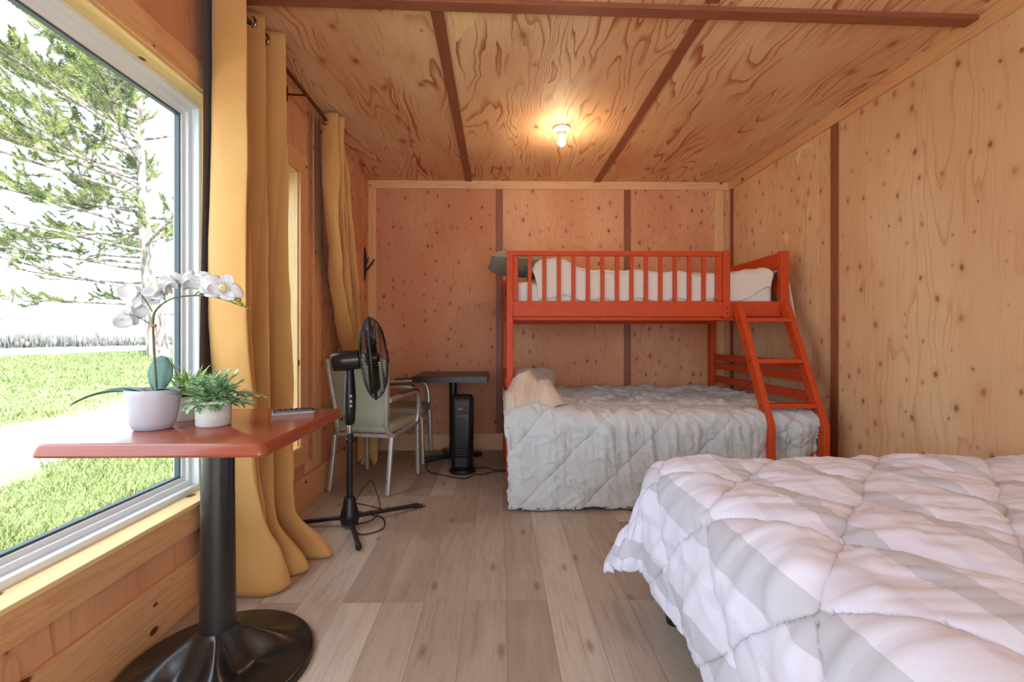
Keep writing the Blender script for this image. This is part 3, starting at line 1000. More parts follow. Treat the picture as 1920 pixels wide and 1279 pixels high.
# ------------------------------------------------------------------ pedestal fan
fan = thing('pedestal_fan', 'black pedestal fan with a wire cage standing on three splayed legs', 'fan', (-.845, 2.565, 0))
WIRE = flat('black_wire', (30, 30, 31), .35)
for ex, ey in ((-.315, .0), (.145, -.300), (.340, .262)):
    L = math.hypot(ex, ey)
    l = MB().tube([(0, 0, .052), (ex * .3, ey * .3, .045), (ex * .94, ey * .94, .022)], .0125, 12).obj('leg', BLACK, fan)
    MB().tube([(ex * .92, ey * .92, .022), (ex, ey, .017)], .0155, 12).obj('foot', RUBBER, l)
MB().lathe([(.020, .012), (.046, .018), (.054, .05), (.050, .075), (.038, .12), (.030, .165), (.026, .170)], 32).obj('hub', BLACK, fan)
MB().lathe([(.0175, .16), (.0175, .49)], 24).obj('pole', BLACK, fan)
MB().lathe([(.020, .475), (.024, .480), (.024, .500), (.020, .505), (.020, .525), (.016, .530)], 24).obj('collar', BLACK, fan)
MB().tube([(.02, 0, .49), (.04, -.005, .492)], .009, 10).obj('knob', RUBBER, fan)
MB().lathe([(.0125, .52), (.0125, .60)], 20).obj('inner_tube', CHROME, fan)
MB().lathe([(.020, .578), (.030, .59), (.036, .66), (.037, .74), (.031, .83), (.024, .89), (.021, .905)], 32, M=Matrix.Diagonal((.92, 1, 1)).to_3x3()).obj('control_column', BLACK, fan)
MB().tube([(-.035, -.005, .612), (-.052, -.008, .614)], .010, 10).obj('clamp_knob', RUBBER, fan)
for z in (.715, .745, .690):
    MB().ball((.018, -.034, z), .009, 8, (.9, .5, .9)).obj('button', REM_S, fan)
axis = Vector((math.cos(math.radians(14)), math.sin(math.radians(14)), .09)).normalized()
HM = Matrix.Translation((.0, 0, .945)) @ Vector((0, 0, 1)).rotation_difference(axis).to_matrix().to_4x4()
h3, ht = HM.to_3x3(), tuple(HM.translation)
MB().box((-.022, -.022, .885), (.022, .022, .915)).tube([(0, -.026, .905), (0, .026, .905)], .020, 16).obj('tilt_joint', BLACK, fan, bevel=.004)
MB().lathe([(.030, -.098), (.050, -.094), (.055, -.085), (.057, -.02), (.056, .05), (.050, .056), (.03, .058)], 32, ht, h3).obj('motor_housing', flat('gloss_brown_black', (42, 36, 34), .22), fan)
MB().tube([Vector(ht) + h3 @ Vector((0, 0, -.05)) + Vector((0, 0, .05)), Vector(ht) + h3 @ Vector((0, 0, -.05)) + Vector((0, 0, .072))], .007, 10).obj('swing_knob', BLACK, fan)
RC = .238
Zc = .125
def grille(name, prof, nw):
    mb = MB()
    for k in range(nw):
        a = 2 * PI * k / nw
        pts = [HM @ Vector((r * math.cos(a + .25 * (r / RC)), r * math.sin(a + .25 * (r / RC)), z)) for r, z in prof]
        mb.tube(pts, .0013, 4, caps=False)
    for r, z in prof[1:-1:2]:
        pts = [HM @ Vector((r * math.cos(2 * PI * j / 48), r * math.sin(2 * PI * j / 48), z)) for j in range(49)]
        mb.tube(pts, .0014, 4, caps=False)
    o = mb.obj(name, WIRE, fan, angle=180)
    return o
grille('rear_grille', [(.050, .058), (.10, .062), (.15, .070), (.20, .088), (.228, .108), (RC, Zc)], 84)
grille('front_grille', [(.040, .208), (.10, .204), (.15, .195), (.20, .175), (.226, .152), (RC, Zc)], 84)
pts = [HM @ Vector((RC * math.cos(2 * PI * j / 72), RC * math.sin(2 * PI * j / 72), Zc)) for j in range(73)]
MB().tube(pts, .0065, 8, caps=False).obj('rim', BLACK, fan, angle=180)
MB().lathe([(.042, .206), (.042, .212), (.036, .216), (.004, .217)], 28, ht, h3).obj('front_badge', BLACK, fan)
MB().lathe([(.030, .085), (.034, .10), (.034, .15), (.022, .165), (.003, .168)], 24, ht, h3).obj('blade_hub', BLACK, fan)
BLADE_M = flat('smoky_black_blade', (30, 28, 28), .3)
for k in range(5):
    rows = []
    for i in range(9):
        r = .030 + (.205 - .030) * i / 8
        wid = .55 - .12 * i / 8
        row = []
        for j in range(7):
            s = j / 6 - .5
            a = 2 * PI * k / 5 + s * wid * 1.5 + .35 * i / 8
            row.append(tuple(HM @ Vector((r * math.cos(a), r * math.sin(a), .125 + s * .055))))
        rows.append(row)
    MB().grid(rows).obj('blade', BLADE_M, fan, angle=180, solid=.002)
cord = curve_pts([(.0, .05, .10), (.06, .18, .20), (.10, .20, .12), (.13, .16, .03), (.10, .06, .006), (.02, -.02, .012), (.10, -.12, .006), (.20, -.05, .006), (.16, .10, .006), (.05, .16, .006), (-.04, .20, .02), (-.05, .12, .08), (.02, .10, .09), (.12, .14, .05), (.16, .22, .006), (.25, .26, .006), (.335, .27, .006)], 8)
pc = MB().tube(cord, .0034, 8).obj('power_cord', RUBBER, fan, angle=180)
MB().tube([(.335, .27, .010), (.37, .275, .012)], .012, 10).tube([(.37, .270, .012), (.388, .272, .012)], .003, 6).obj('plug', RUBBER, pc)

# ------------------------------------------------------------------ sage armchairs
def make_chair(label):
    t = thing('armchair', label, 'chair', (0, 0, 0), 0, 'sage banquet armchairs')
    sec = [(-.011, -.015), (.011, -.015), (.015, -.011), (.015, .011), (.011, .015), (-.011, .015), (-.015, .011), (-.015, -.011)]
    def rail(name, pts, k=1.0, n=6):
        return MB().sweep(curve_pts(pts, n), [(a * k, b * k) for a, b in sec]).obj(name, SILVER, t, angle=50)
    for s in (-1, 1):
        x = s * .218
        l = rail('leg', [(x * 1.01, -.270, .012), (x, -.235, .20), (x, -.205, .385)])
        MB().lathe([(.013, 0), (.014, .006), (.009, .016)], 14, (x * 1.01, -.272, 0)).obj('glide', CHROME, l)
        l = rail('leg', [(x * 1.01, .235, .012), (x, .228, .22), (x, .222, .400)])
        MB().lathe([(.013, 0), (.014, .006), (.009, .016)], 14, (x * 1.01, .235, 0)).obj('glide', CHROME, l)
        rail('back_upright', [(x, -.150, .385), (x * .93, -.195, .398), (x * .87, -.222, .455), (x * .91, -.240, .60), (x * .99, -.272, .80), (x * 1.0, -.298, .925)])
        rail('seat_rail', [(x, -.185, .388), (x, .0, .398), (x, .215, .412)])
        rail('arm', [(x * 1.0, -.243, .645), (x * 1.05, -.10, .655), (x * 1.10, .06, .660), (x * 1.10, .135, .655), (x * 1.10, .185, .625), (x * 1.08, .205, .56), (x * 1.03, .212, .47), (x, .195, .41)])
        MB().sweep(curve_pts([(x * 1.06, -.10, .676), (x * 1.10, .06, .682), (x * 1.10, .135, .676), (x * 1.10, .168, .660)], 6), [(a * 1.15, b * .7) for a, b in sec]).obj('arm_pad', flat('walnut_arm', (96, 66, 44), .4) if 'walnut_arm' not in bpy.data.materials else bpy.data.materials['walnut_arm'], t, angle=50)
    MB().bar((-.218, -.19, .39), (.218, -.19, .39), .025, .025).obj('cross_rail', SILVER, t)
    MB().bar((-.218, .21, .405), (.218, .21, .405), .025, .025).obj('cross_rail', SILVER, t)
    slab(MB(), [(.40, .42, .408), (.425, .455, .416), (.436, .470, .440), (.430, .462, .458), (.40, .43, .470), (.30, .33, .476)], .05, (0, .005, 0)).obj('seat', SAGE, t, angle=60)
    # padded back
    n = 26
    rows_f, rows_b = [], []
    for i in range(n + 1):
        q = i / n
        z = .455 + (.945 - .455) * q
        y = np.interp(z, [.455, .60, .80, .945], [-.222, -.240, -.272, -.302])
        hw = .172 + .034 * q
        if q > .86:
            e = (q - .86) / .14
            hw = hw - .060 * (1 - math.sqrt(max(0, 1 - e * e)))
        if q < .10:
            e = (.10 - q) / .10
            hw = hw - .030 * (1 - math.sqrt(max(0, 1 - e * e)))
        f, b = [], []
        for s in np.linspace(-1, 1, 15):
            pad = (1 - abs(s) ** 6) * (1 - abs(2 * q - 1) ** 8)
            f.append((s * hw, y + .012 + .020 * pad, z))
            b.append((s * hw, y - .008 - .012 * pad, z))
        rows_f.append(f)
        rows_b.append(b)
    m = MB().grid(rows_f).grid([r[::-1] for r in rows_b])
    for A, B in zip(rows_f[:-1], rows_f[1:]):
        pass
    rim = [r[0] for r in rows_f] + rows_f[-1][1:] + [r[-1] for r in rows_f[::-1]][1:] + rows_f[0][::-1][1:]
    rimb = [r[0] for r in rows_b] + rows_b[-1][1:] + [r[-1] for r in rows_b[::-1]][1:] + rows_b[0][::-1][1:]
    m.grid([rim, rimb])
    m.obj('backrest', SAGE, t, angle=60)
    top = [(x, y - .002, z + .004) for x, y, z in [((a[0] + b[0]) / 2, (a[1] + b[1]) / 2, a[2]) for a, b in zip(rows_f[-1], rows_b[-1])]]
    left = [((a[0][0]), (a[0][1] + b[0][1]) / 2, a[0][2]) for a, b in zip(rows_f[-5:], rows_b[-5:])]
    right = [((a[-1][0]), (a[-1][1] + b[-1][1]) / 2, a[-1][2]) for a, b in zip(rows_f[-5:], rows_b[-5:])]
    MB().tube(left[:-1] + top + right[::-1][1:], .0105, 8).obj('top_frame', SILVER, t, angle=180)
    return t
ch = make_chair('sage green armchair seen from behind, right behind the black fan')
to_world(ch, (-.895, 3.345, 0), math.radians(-13.5))
dup(ch, (-.865, 3.985, 0), math.radians(-90), 'sage armchair in the back corner, its seat turned towards the small black table')

# ------------------------------------------------------------------ black table, heater
BT = NT('black_laminate')
_f = BT.noise(BT.obj(), 30.0, 3)
BT = BT.out(BT.mix(_f, lin((26, 23, 22)), lin((44, 37, 33))), .33)
t2 = thing('pedestal_table', 'small square black table with a cross base against the back wall', 'table', (-.395, 3.945, 0))
slab(MB(), [(.62, .52, .700), (.62, .52, .702), (.62, .52, .748), (.616, .516, .750)], .006).obj('tabletop', BT, t2, angle=25)
MB().lathe([(.034, .05), (.034, .70)], 28).obj('pedestal', BLACK, t2)
for a in (22, 112, 202, 292):
    a = math.radians(a)
    MB().bar((0, 0, .045), (.265 * math.cos(a), .265 * math.sin(a), .020), .058, .038).obj('foot', BLACK, t2, bevel=.008)
MB().box((-.12, -.12, .690), (.12, .12, .701)).obj('top_plate', BLACK, t2)

he = thing('tower_heater', 'slim black tower heater on a round foot in front of the small black table', 'heater', (-.286, 3.585, 0))
slab(MB(), [(.205, .185, 0), (.212, .192, .008), (.205, .185, .026), (.17, .15, .034)], .09).obj('base', BLACK, he, angle=40)
slab(MB(), [(.150, .140, .032), (.172, .160, .050), (.180, .166, .30), (.182, .168, .56), (.172, .158, .595), (.140, .126, .612)], .045).obj('body', flat('satin_black', (20, 20, 21), .3), he, angle=40)
g = MB()
for i in range(15):
    g.box((-.045, -.0865, .150 + i * .020), (.035, -.0825, .161 + i * .020))
g.obj('grille', RUBBER, he, smooth=False)
MB().box((-.052, -.086, .470), (.048, -.081, .575)).obj('control_panel', flat('gloss_black_panel', (14, 14, 15), .12), he, bevel=.002)
lg = MB().lathe([(.0035, 0), (.0035, .0008)], 14, M=Matrix.Rotation(PI / 2, 3, 'X'), c=(-.024, -.0860, .512))
for i, hgt in enumerate((.006, .004, .004, .006, .004, .004)):
    lg.box((-.016 + i * .0048, -.0868, .510), (-.0128 + i * .0048, -.0860, .510 + hgt))
lg.obj('logo', SOCKET_WHITE, he, smooth=False)
MB().box((-.05, -.087, .06), (.045, -.083, .135)).obj('lower_panel', BLACK, he, bevel=.002)
cw = curve_pts([(.06, .06, .05), (.10, .085, .006), (.19, .090, .005), (.245, .02, .005), (.300, .00, .012), (.345, .015, .006), (.335, -.02, .006), (.24, -.03, .005), (.16, -.10, .005), (.11, -.085, .005), (.04, -.19, .005), (-.06, -.16, .005), (-.15, -.10, .005), (-.235, -.05, .005), (-.295, .06, .005), (-.30, .14, .03)], 8)
MB().tube(cw, .0034, 8).obj('power_cord', RUBBER, he, angle=180)

# coat hook
hk = thing('coat_hook', 'black twig-shaped coat hook on the left wall near the back corner', 'hook', (XL, 4.13, 1.60))
IRON = flat('dark_cast_iron', (34, 22, 20), .6, .2, 40)
MB().tube([(.010, 0, -.01), (.012, .004, .08), (.014, -.004, .15), (.012, .003, .24), (.010, -.008, .295)], .011, 9, scale=[.5, 1, 1.1, 1, .5]).obj('stick', IRON, hk)
MB().tube([(.012, 0, .075), (.05, -.005, .115), (.075, -.01, .150), (.100, -.012, .185)], .010, 8, scale=[1, 1, .9, .6]).tube([(.075, -.01, .150), (.088, -.006, .140)], .006, 7).obj('prong', IRON, hk)
MB().tube([(.012, 0, .125), (.028, .0, .165), (.040, .004, .205)], .009, 8, scale=[1, .9, .6]).obj('prong', IRON, hk)
# ------------------------------------------------------------------ bunk bed
bk = thing('bunk_bed', 'orange-red wooden bunk bed with a slanted ladder against the back wall', 'bed', (.07, 2.83, 0))
YF = 3.185
def bb(name, lo, hi, parent=bk, bev=.004):
    return MB().box(lo, hi).obj(name, ORANGE, parent, bevel=bev)
bb('post', (.060, YF, 0), (.106, YF + .05, 1.692))
bb('post', (.045, 4.19, 0), (.100, 4.245, 1.60))
bb('post', (2.035, YF, 1.225), (2.093, YF + .05, 1.697))
bb('post', (2.005, 4.19, 0), (2.060, 4.245, 1.60))
bb('post', (.062, 2.830, 0), (.108, 2.875, .46))
bb('post', (2.062, 2.805, 0), (2.108, 2.850, .40))
bb('guard_post', (1.612, YF - .012, 1.215), (1.660, YF + .035, 1.694))
gr = bb('guard_rail', (.106, YF + .004, 1.656), (1.612, YF + .036, 1.692))
bb('stile', (.106, YF + .006, 1.335), (.142, YF + .030, 1.656))
bb('stile', (1.566, YF + .006, 1.335), (1.612, YF + .030, 1.656))
for k in range(13):
    x = .212 + k * .1046
    bb('baluster', (x, YF + .010, 1.330), (x + .0275, YF + .028, 1.660), bev=.002)
bb('side_rail', (.106, YF, 1.222), (2.04, YF + .028, 1.332))
bb('side_rail', (.10, 4.205, 1.222), (2.01, 4.235, 1.332))
bb('support_strip', (.106, YF + .035, 1.195), (2.04, YF + .06, 1.235))
bb('support_strip', (.10, 4.15, 1.195), (2.01, 4.19, 1.235))
for k in range(10):
    x = .16 + k * .195
    bb('bed_slat', (x, YF + .03, 1.235), (x + .07, 4.205, 1.253))
# upper ends
bb('end_board', (2.045, YF + .05, 1.585), (2.072, 4.20, 1.690))
bb('end_board', (2.045, YF + .05, 1.40), (2.070, 4.20, 1.50))
bb('end_board', (2.045, YF + .05, 1.222), (2.072, 4.20, 1.332))
bb('end_board', (.062, YF + .05, 1.222), (.090, 4.20, 1.332))
bb('end_board', (.062, YF + .05, 1.46), (.090, 4.20, 1.555))
# lower end slats and rails
for z0, z1 in ((.855, .912), (.778, .838), (.655, .715), (.52, .59), (.22, .36)):
    bb('end_slat', (2.035, 2.93 if z0 > .4 else 2.85, z0), (2.060, 4.20, z1))
for z0, z1 in ((.22, .36), (.56, .62), (.72, .78)):
    bb('end_slat', (.052, 3.235 if z0 > .4 else 2.85, z0), (.076, 4.20, z1))
bb('side_rail', (.080, 2.815, .22), (2.062, 2.840, .36))
bb('side_rail', (.10, 4.21, .22), (2.01, 4.235, .36))
for k in range(9):
    x = .18 + k * .21
    bb('bed_slat', (x, 2.84, .30), (x + .08, 4.21, .318))
# ladder: two slanting stringers that turn upright at the foot, three treads
ld = MB()
for x in (1.700, 2.040):
    pts = [Vector((x, 3.172, 1.318)), Vector((x, 2.815, .515)), Vector((x, 2.770, .44)), Vector((x, 2.770, 0))]
    wv = .085
    k = len(ld.v)
    prof = [(3.200, 1.318), (3.118, 1.318), (2.742, .520), (2.742, 0), (2.802, 0), (2.802, .485)]
    for dx in (-.019, .019):
        ld.v += [(x + dx, y, z) for y, z in prof]
    n = len(prof)
    ld.f += [tuple(k + j for j in range(n)), tuple(k + n + j for j in reversed(range(n)))]
    ld.f += [(k + j, k + n + j, k + n + (j + 1) % n, k + (j + 1) % n) for j in range(n)]
ldo = ld.obj('ladder', ORANGE, bk, bevel=.003, angle=30)
bpy.context.view_layer.update()
for t in (.155, .50, .845):
    y, z = 3.157 + (2.775 - 3.157) * t, 1.318 + (.515 - 1.318) * t
    MB().box((1.719, y - .042, z - .014), (2.021, y + .038, z + .014)).obj('tread', ORANGE, ldo, bevel=.003)
    for dx in (-1,):
        MB().lathe([(.006, 0), (.006, .002)], 12, (1.681, y, z), Matrix.Rotation(-PI / 2, 3, 'Y')).obj('bolt', RUBBER, ldo)
for z in (1.245, 1.285):
    MB().lathe([(.006, 0), (.006, .002)], 12, (1.636, YF - .012, z), Matrix.Rotation(PI / 2, 3, 'X')).obj('bolt', RUBBER, bk)
settle(bk)

# ------------------------------------------------------------------ bunk bedding
CREAM = fabric('cream_cotton', (226, 216, 202), .9, 500, .02, .15, .08)
MATT_W = fabric('white_mattress_cover', (228, 224, 214), .9, 400, .02, .1, .1)
PALE = fabric('pale_blue_grey_comforter', (200, 208, 210), .9, 500, .02, .2, .08)
GREY_P = fabric('grey_green_pillow_case', (138, 134, 116), .9, 400, .05, .2, .1)
PILLOW_W = fabric('white_pillow_case', (214, 208, 200), .9, 400, .03, .15, .08)
FAWN = fabric('fawn_fleece', (212, 197, 176), .95, 300, .04, .3, .2)

def mattress(name, label, lo, hi, mat):
    t = tag(slab(MB(), [(hi[0] - lo[0] - .04, hi[1] - lo[1] - .04, 0), (hi[0] - lo[0], hi[1] - lo[1], .02), (hi[0] - lo[0], hi[1] - lo[1], hi[2] - lo[2] - .03), (hi[0] - lo[0] - .05, hi[1] - lo[1] - .05, hi[2] - lo[2])], .05).obj(name, mat, None, angle=50), label, 'mattress')
    t.location = ((lo[0] + hi[0]) / 2, (lo[1] + hi[1]) / 2, lo[2])
    return t
mattress('mattress', 'white mattress on the top bunk behind the orange-red guard rail', (.125, YF + .055, 1.253), (2.015, 4.18, 1.475), MATT_W)
mattress('mattress', 'mattress of the bottom bunk hidden under the pale blue-grey comforter', (.085, 2.865, .318), (2.030, 4.17, .545), MATT_W)

# top bunk comforter
def d_top(U, V, drop):
    w = (ridge(U * 5 + V * 3, V * 6, 2, 2.5) - .4) * .020 + (fbm(U * 9, V * 9, 4) - .5) * .030
    side = sstep(.02, .08, drop)
    w += side * .010 * np.sin(U * 46 + 3 * np.sin(U * 7)) * (.5 + vnoise(U * 6, V * 3, 8))
    w += side * (ridge(U * 14, V * 10 + U * 6, 9, 3) - .3) * .010
    return w + .012
def z_top(U, V):
    b = .085 * np.exp(-((U - .40) / .16) ** 2) + .02 * np.exp(-((U - 1.95) / .12) ** 2)
    return b * (.6 + .8 * vnoise(U * 8, V * 5, 3))
P, U, V = drape(.31, 1.955, YF + .085, 4.14, 1.545, .06, .05, .25, .03, 150, 90, d_top, R=.06, flare=-.02, cx=.1, cy=0, zfn=z_top,
                hang_y0=lambda u: .235 - .10 * sstep(1.80, 1.98, u) + .012 * np.sin(u * 23))
P[:, :, 1] = np.maximum(P[:, :, 1], YF + .034)
P[:, :, 2] = np.maximum(P[:, :, 2], 1.30 + .02 * vnoise(U * 20, V * 4, 6))
P[:, :, 0] = np.minimum(P[:, :, 0], 2.03)
o = MB().grid(P).obj('comforter', CREAM, None, angle=180, solid=-.006)
tag(o, 'rumpled cream comforter bunched on the top bunk behind the balusters', 'comforter')
# pillow sticking out over the left end
o = pillow('pillow', .46, .62, .17, GREY_P, None, seed=3)
to_world(o, (.155, 3.66, 1.665), 0)
o.rotation_euler = (0, math.radians(4), math.radians(4))
tag(o, 'grey-green pillow poking out past the left end of the top bunk', 'pillow')
# sheet hanging over the right end of the top bunk
rows = []
for i in range(30):
    q = i / 29
    row = []
    for j in range(24):
        s = j / 23
        yy = 3.245 + .42 * s
        a = min(q * 3.2, 1)
        xx = 2.00 + .095 * min(a * 1.3, 1) + .070 * q + .006 * math.sin(s * 20 + q * 3)
        zz = 1.545 + .012 * math.sin(a * PI) - max(0, q - .16) * (.43 - .30 * s)
        row.append((xx, yy - .02 * q, zz))
    rows.append(row)
o = MB().grid(rows).obj('bed_sheet', CREAM, None, angle=180, solid=.006)
tag(o, 'white sheet corner hanging down outside the right end of the top bunk', 'sheet')

# bottom bunk comforter
Lq = .40
def bump_l(U, V):
    return .13 * sstep(.05, .16, U) * np.exp(-(((U - .24) / .17) ** 2 + ((V - 3.18) / .30) ** 2))
def d_low(U, V, drop):
    q, seam = quilt(U, -V, Lq, .009, .13, .02, .35)
    w = .010 * q - .006 * seam
    w += (fbm(U * 6, V * 5, 14, 2) - .5) * .016
    edge = np.exp(-((V - 2.90) / .09) ** 2)
    w += edge * .012 * np.sin(U * 52 + 5 * vnoise(U * 5, V, 3)) * vnoise(U * 9, V * 2, 17)
    side = sstep(.03, .12, drop)
    fade = np.exp(-np.maximum(drop - .06, 0) * 5.0)
    w += side * fade * (ridge(U * 13 + V * 1.2, V * 1.6, 21, 2.0) - .35) * .042
    w += side * (fbm(U * 4, V * 1.6, 23, 2) - .5) * .040 * (.4 + drop * 1.6)
    top = 1 - side
    w += top * (ridge(U * 7 + V * 2, V * 7, 25, 3) - .3) * .030 * sstep(2.95, 3.2, V)
    w += (ridge(U * 16 + V * 5, V * 12 - U * 5, 27, 3) - .3) * .008
    w += side * fade * (ridge(U * 24 + 2 * fbm(U * 3, V * 3, 33), V * 2.0, 34, 3) - .3) * .016
    w += (ridge(U * 9 + V * 14, V * 5 - U * 4, 36, 5) - .15) * .010
    w += sstep(1.70, 1.80, U) * side * (fbm(U * 11, V * 9, 29) - .5) * .07
    return w
def hang_low(u):
    return .655 - .16 * sstep(1.62, 1.74, u) + .012 * np.sin(u * 9)
P, U, V = drape(.075, 2.005, 2.865, 4.15,   .590, .05, .09, .6, .0, 330, 300, d_low, R=.075, flare=.045, cx=.06, cy=.03, zfn=bump_l, hang_y0=hang_low)
P[:, :, 1] += .035 * sstep(1.64, 1.76, U) * sstep(.05, .2, .59 - P[:, :, 2])
P[:, :, 2] = np.maximum(P[:, :, 2], .022)
P[:, :, 0] = np.minimum(P[:, :, 0], 2.020)
P[:, :, 0] = np.where(U < .075, np.maximum(P[:, :, 0], np.where(P[:, :, 2] > .40, .050 + .012 * (fbm(V * 9, P[:, :, 2] * 6, 91) - .5), .024)), P[:, :, 0])
o = MB().grid(P).obj('comforter', PALE, None, angle=180, solid=.012, uv=np.stack([U, V], 2).reshape(-1, 2))
tag(o, 'pale blue-grey diamond-quilted comforter draped to the floor on the bottom bunk', 'comforter')
LOWC = o
# folded-back corner showing its fawn side
rows = []
for i in range(80):
    q = i / 79
    row = []
    for j in range(70):
        s = j / 69
        x = .056 + .36 * q + .05 * s * q
        y = 2.772 + .60 * s - .015 * math.sin(PI * q) + .10 * q * (1 - s)
        xc = .125 + .30 * (y - 2.85)
        heap = .185 * math.exp(-(abs(x - xc) / .085) ** 1.6) * float(sstep(2.80, 3.12, y)) * (1 - .5 * float(sstep(3.2, 3.4, y)))
        heap += .085 * math.exp(-((x - .34) / .075) ** 2 - ((y - 3.02) / .20) ** 2)
        heap += .05 * math.exp(-((x - .12) / .05) ** 2 - ((y - 3.2) / .25) ** 2)
        fr = float(sstep(0, .26, s))
        z = (.605 + heap) * fr + (.50 + .10 * q) * (1 - fr)
        z += .040 * (float(ridge(q * 3.2 + s * 1.8, s * 1.6 + .7, 41, 2)) - .3) + .02 * (float(fbm(q * 6, s * 6, 43)) - .5) + .012 * (float(ridge(q * 9 - s * 3, s * 3, 45, 2)) - .3)
        z += .014 * math.sin(26 * (x - .45 * (y - 2.9)) + 3 * s) * fr * (.4 + heap * 4)
        z += .024
        row.append((x, y, z))
    rows.append(row)
o = MB().grid(rows).obj('folded_corner', FAWN, LOWC, angle=180, solid=.014)
o = pillow('pillow', .60, .36, .16, PILLOW_W, None, seed=9)
to_world(o, (.29, 3.66, .690), math.radians(80))
o.rotation_euler = (math.radians(0), math.radians(-16), math.radians(82))
tag(o, 'crumpled white pillow at the left end of the bottom bunk behind the turned-back corner', 'pillow')

# ------------------------------------------------------------------ bed in front
STR = NT('striped_comforter')
_uv = STR.sep(STR.uv())
_x = STR.math('ADD', _uv[0], STR.math('MULTIPLY', STR.noise(STR.uv(), 3.0, 1), .012))
_fr = STR.math('FRACT', STR.math('DIVIDE', STR.math('ADD', _x, 1.028), .262))
_main = STR.math('MULTIPLY', STR.math('GREATER_THAN', _fr, .06), STR.math('LESS_THAN', _fr, .33))
_thin = STR.math('MULTIPLY', STR.math('GREATER_THAN', _fr, .66), STR.math('LESS_THAN', _fr, .76))
_c = STR.mix(STR.math('MULTIPLY', _main, .8), lin((222, 223, 238)), lin((188, 191, 199)))
_c = STR.mix(STR.math('MULTIPLY', _thin, .45), _c, lin((204, 204, 218)))
_n = STR.noise(STR.uv(), 420.0, 1)
STR.bump(_n, .08, .002)
STR = STR.out(_c, .85, **{'Sheen Weight': .15})
bed = thing('bed', 'low queen bed on short black legs in the right foreground', 'bed', (1.42, .78, 0))
for x, y in ((.660, 1.68), (.690, .70), (.690, -.12), (2.13, 1.68), (2.13, -.12)):
    MB().lathe([(.024, 0), (.026, .01), (.030, .17), (.030, .20)], 24, (x, y, 0)).obj('leg', BLACK, bed)
MB().box((.645, -.20, .185), (2.18, 1.735, .235)).obj('frame', BLACK, bed, bevel=.006)
settle(bed)
mattress('mattress', 'mattress of the foreground bed wrapped under the striped comforter', (.665, -.21, .235), (2.185, 1.745, .53), MATT_W)
Lf = .42
def d_front(U, V, drop):
    q, seam = quilt(U, V, Lf, .010, .235, .05)
    side = sstep(.03, .12, drop)
    w = .020 * q - .005 * seam
    w += (fbm(U * 4, V * 3, 51) - .5) * .026
    w += (ridge(U * 2.2 + V * 11, V * 2.4 - U * 3, 53, 4) - .2) * .010
    w += (ridge(U * 4 + V * 22, V * 5 - U * 5, 55, 4) - .2) * .005 * (1 - side * .5)
    w += (ridge(U * 9 - V * 6, V * 7 + U * 3, 57, 3) - .3) * .007
    w += side * (fbm(U * 3, V * 5, 59) - .5) * .05 * (drop * 2.0)
    w += side * (ridge(V * 7 + U * 4, U * 2.2, 61, 2.5) - .35) * .014
    w *= 1 - .75 * sstep(.36, .50, drop) * sstep(1.45, 1.8, V)
    return w
P, U, V = drape(.700, 2.15, -.30, 1.700, .578, .46, .0, .0, .44, 230, 280, d_front, R=.105, flare=.07, cx=.66, cy=.06, dmax=.56)
P[:, :, 2] = np.maximum(P[:, :, 2], .03)
o = MB().grid(P).obj('comforter', STR, None, angle=180, solid=.022, uv=np.stack([U, V], 2).reshape(-1, 2))
tag(o, 'white and grey striped quilted comforter spread over the foreground bed', 'comforter')

# ------------------------------------------------------------------ outdoors
def gz(d):
    return -.30 + .84 * float(sstep(1.0, 10.0, d)) - 3.1 * float(sstep(12.2, 30.0, d))
LAWN = NT('lawn')
_o = LAWN.obj()
_a = LAWN.noise(_o, .9, 4)
_b = LAWN.noise(_o, 26.0, 3)
_c = LAWN.mix(LAWN.smooth(_a, .35, .65), lin((92, 108, 60)), lin((128, 132, 92)))
_c = LAWN.mix(LAWN.math('MULTIPLY', LAWN.smooth(_b, .45, .7), .5), _c, lin((146, 138, 110)))
_d = LAWN.sep(_o)
_e = LAWN.math('ADD', LAWN.math('ADD', LAWN.math('MULTIPLY', _d[0], -1.0), -1.4), LAWN.math('MULTIPLY', LAWN.math('SUBTRACT', LAWN.noise(_o, 1.3, 3), .5), 1.0))
_p = LAWN.math('MULTIPLY', LAWN.smooth(_e, 2.95, 3.15), LAWN.math('SUBTRACT', 1.0, LAWN.smooth(_e, 4.35, 4.6)))
_g = LAWN.noise(_o, 90.0, 2)
LAWN = LAWN.out(LAWN.mix(_p, _c, LAWN.mix(_g, lin((206, 200, 190)), lin((240, 236, 228)))), .95)
ds = np.concatenate([np.linspace(0.02, 13, 90), np.linspace(13.5, 32, 24)])
ys = np.linspace(-6, 60, 80)
struct(MB().grid([[(-1.4 - d, y, gz(d) + .03 * (float(vnoise(d * .8, y * .8, 71)) - .5)) for y in ys] for d in ds]).obj('ground', LAWN, angle=180))
LAKE = flat('pale_open_field', (236, 238, 238), .5, .01)
struct(MB().box((-420, -60, -3.6), (-30, 420, -2.8)).obj('field', LAKE, smooth=False))

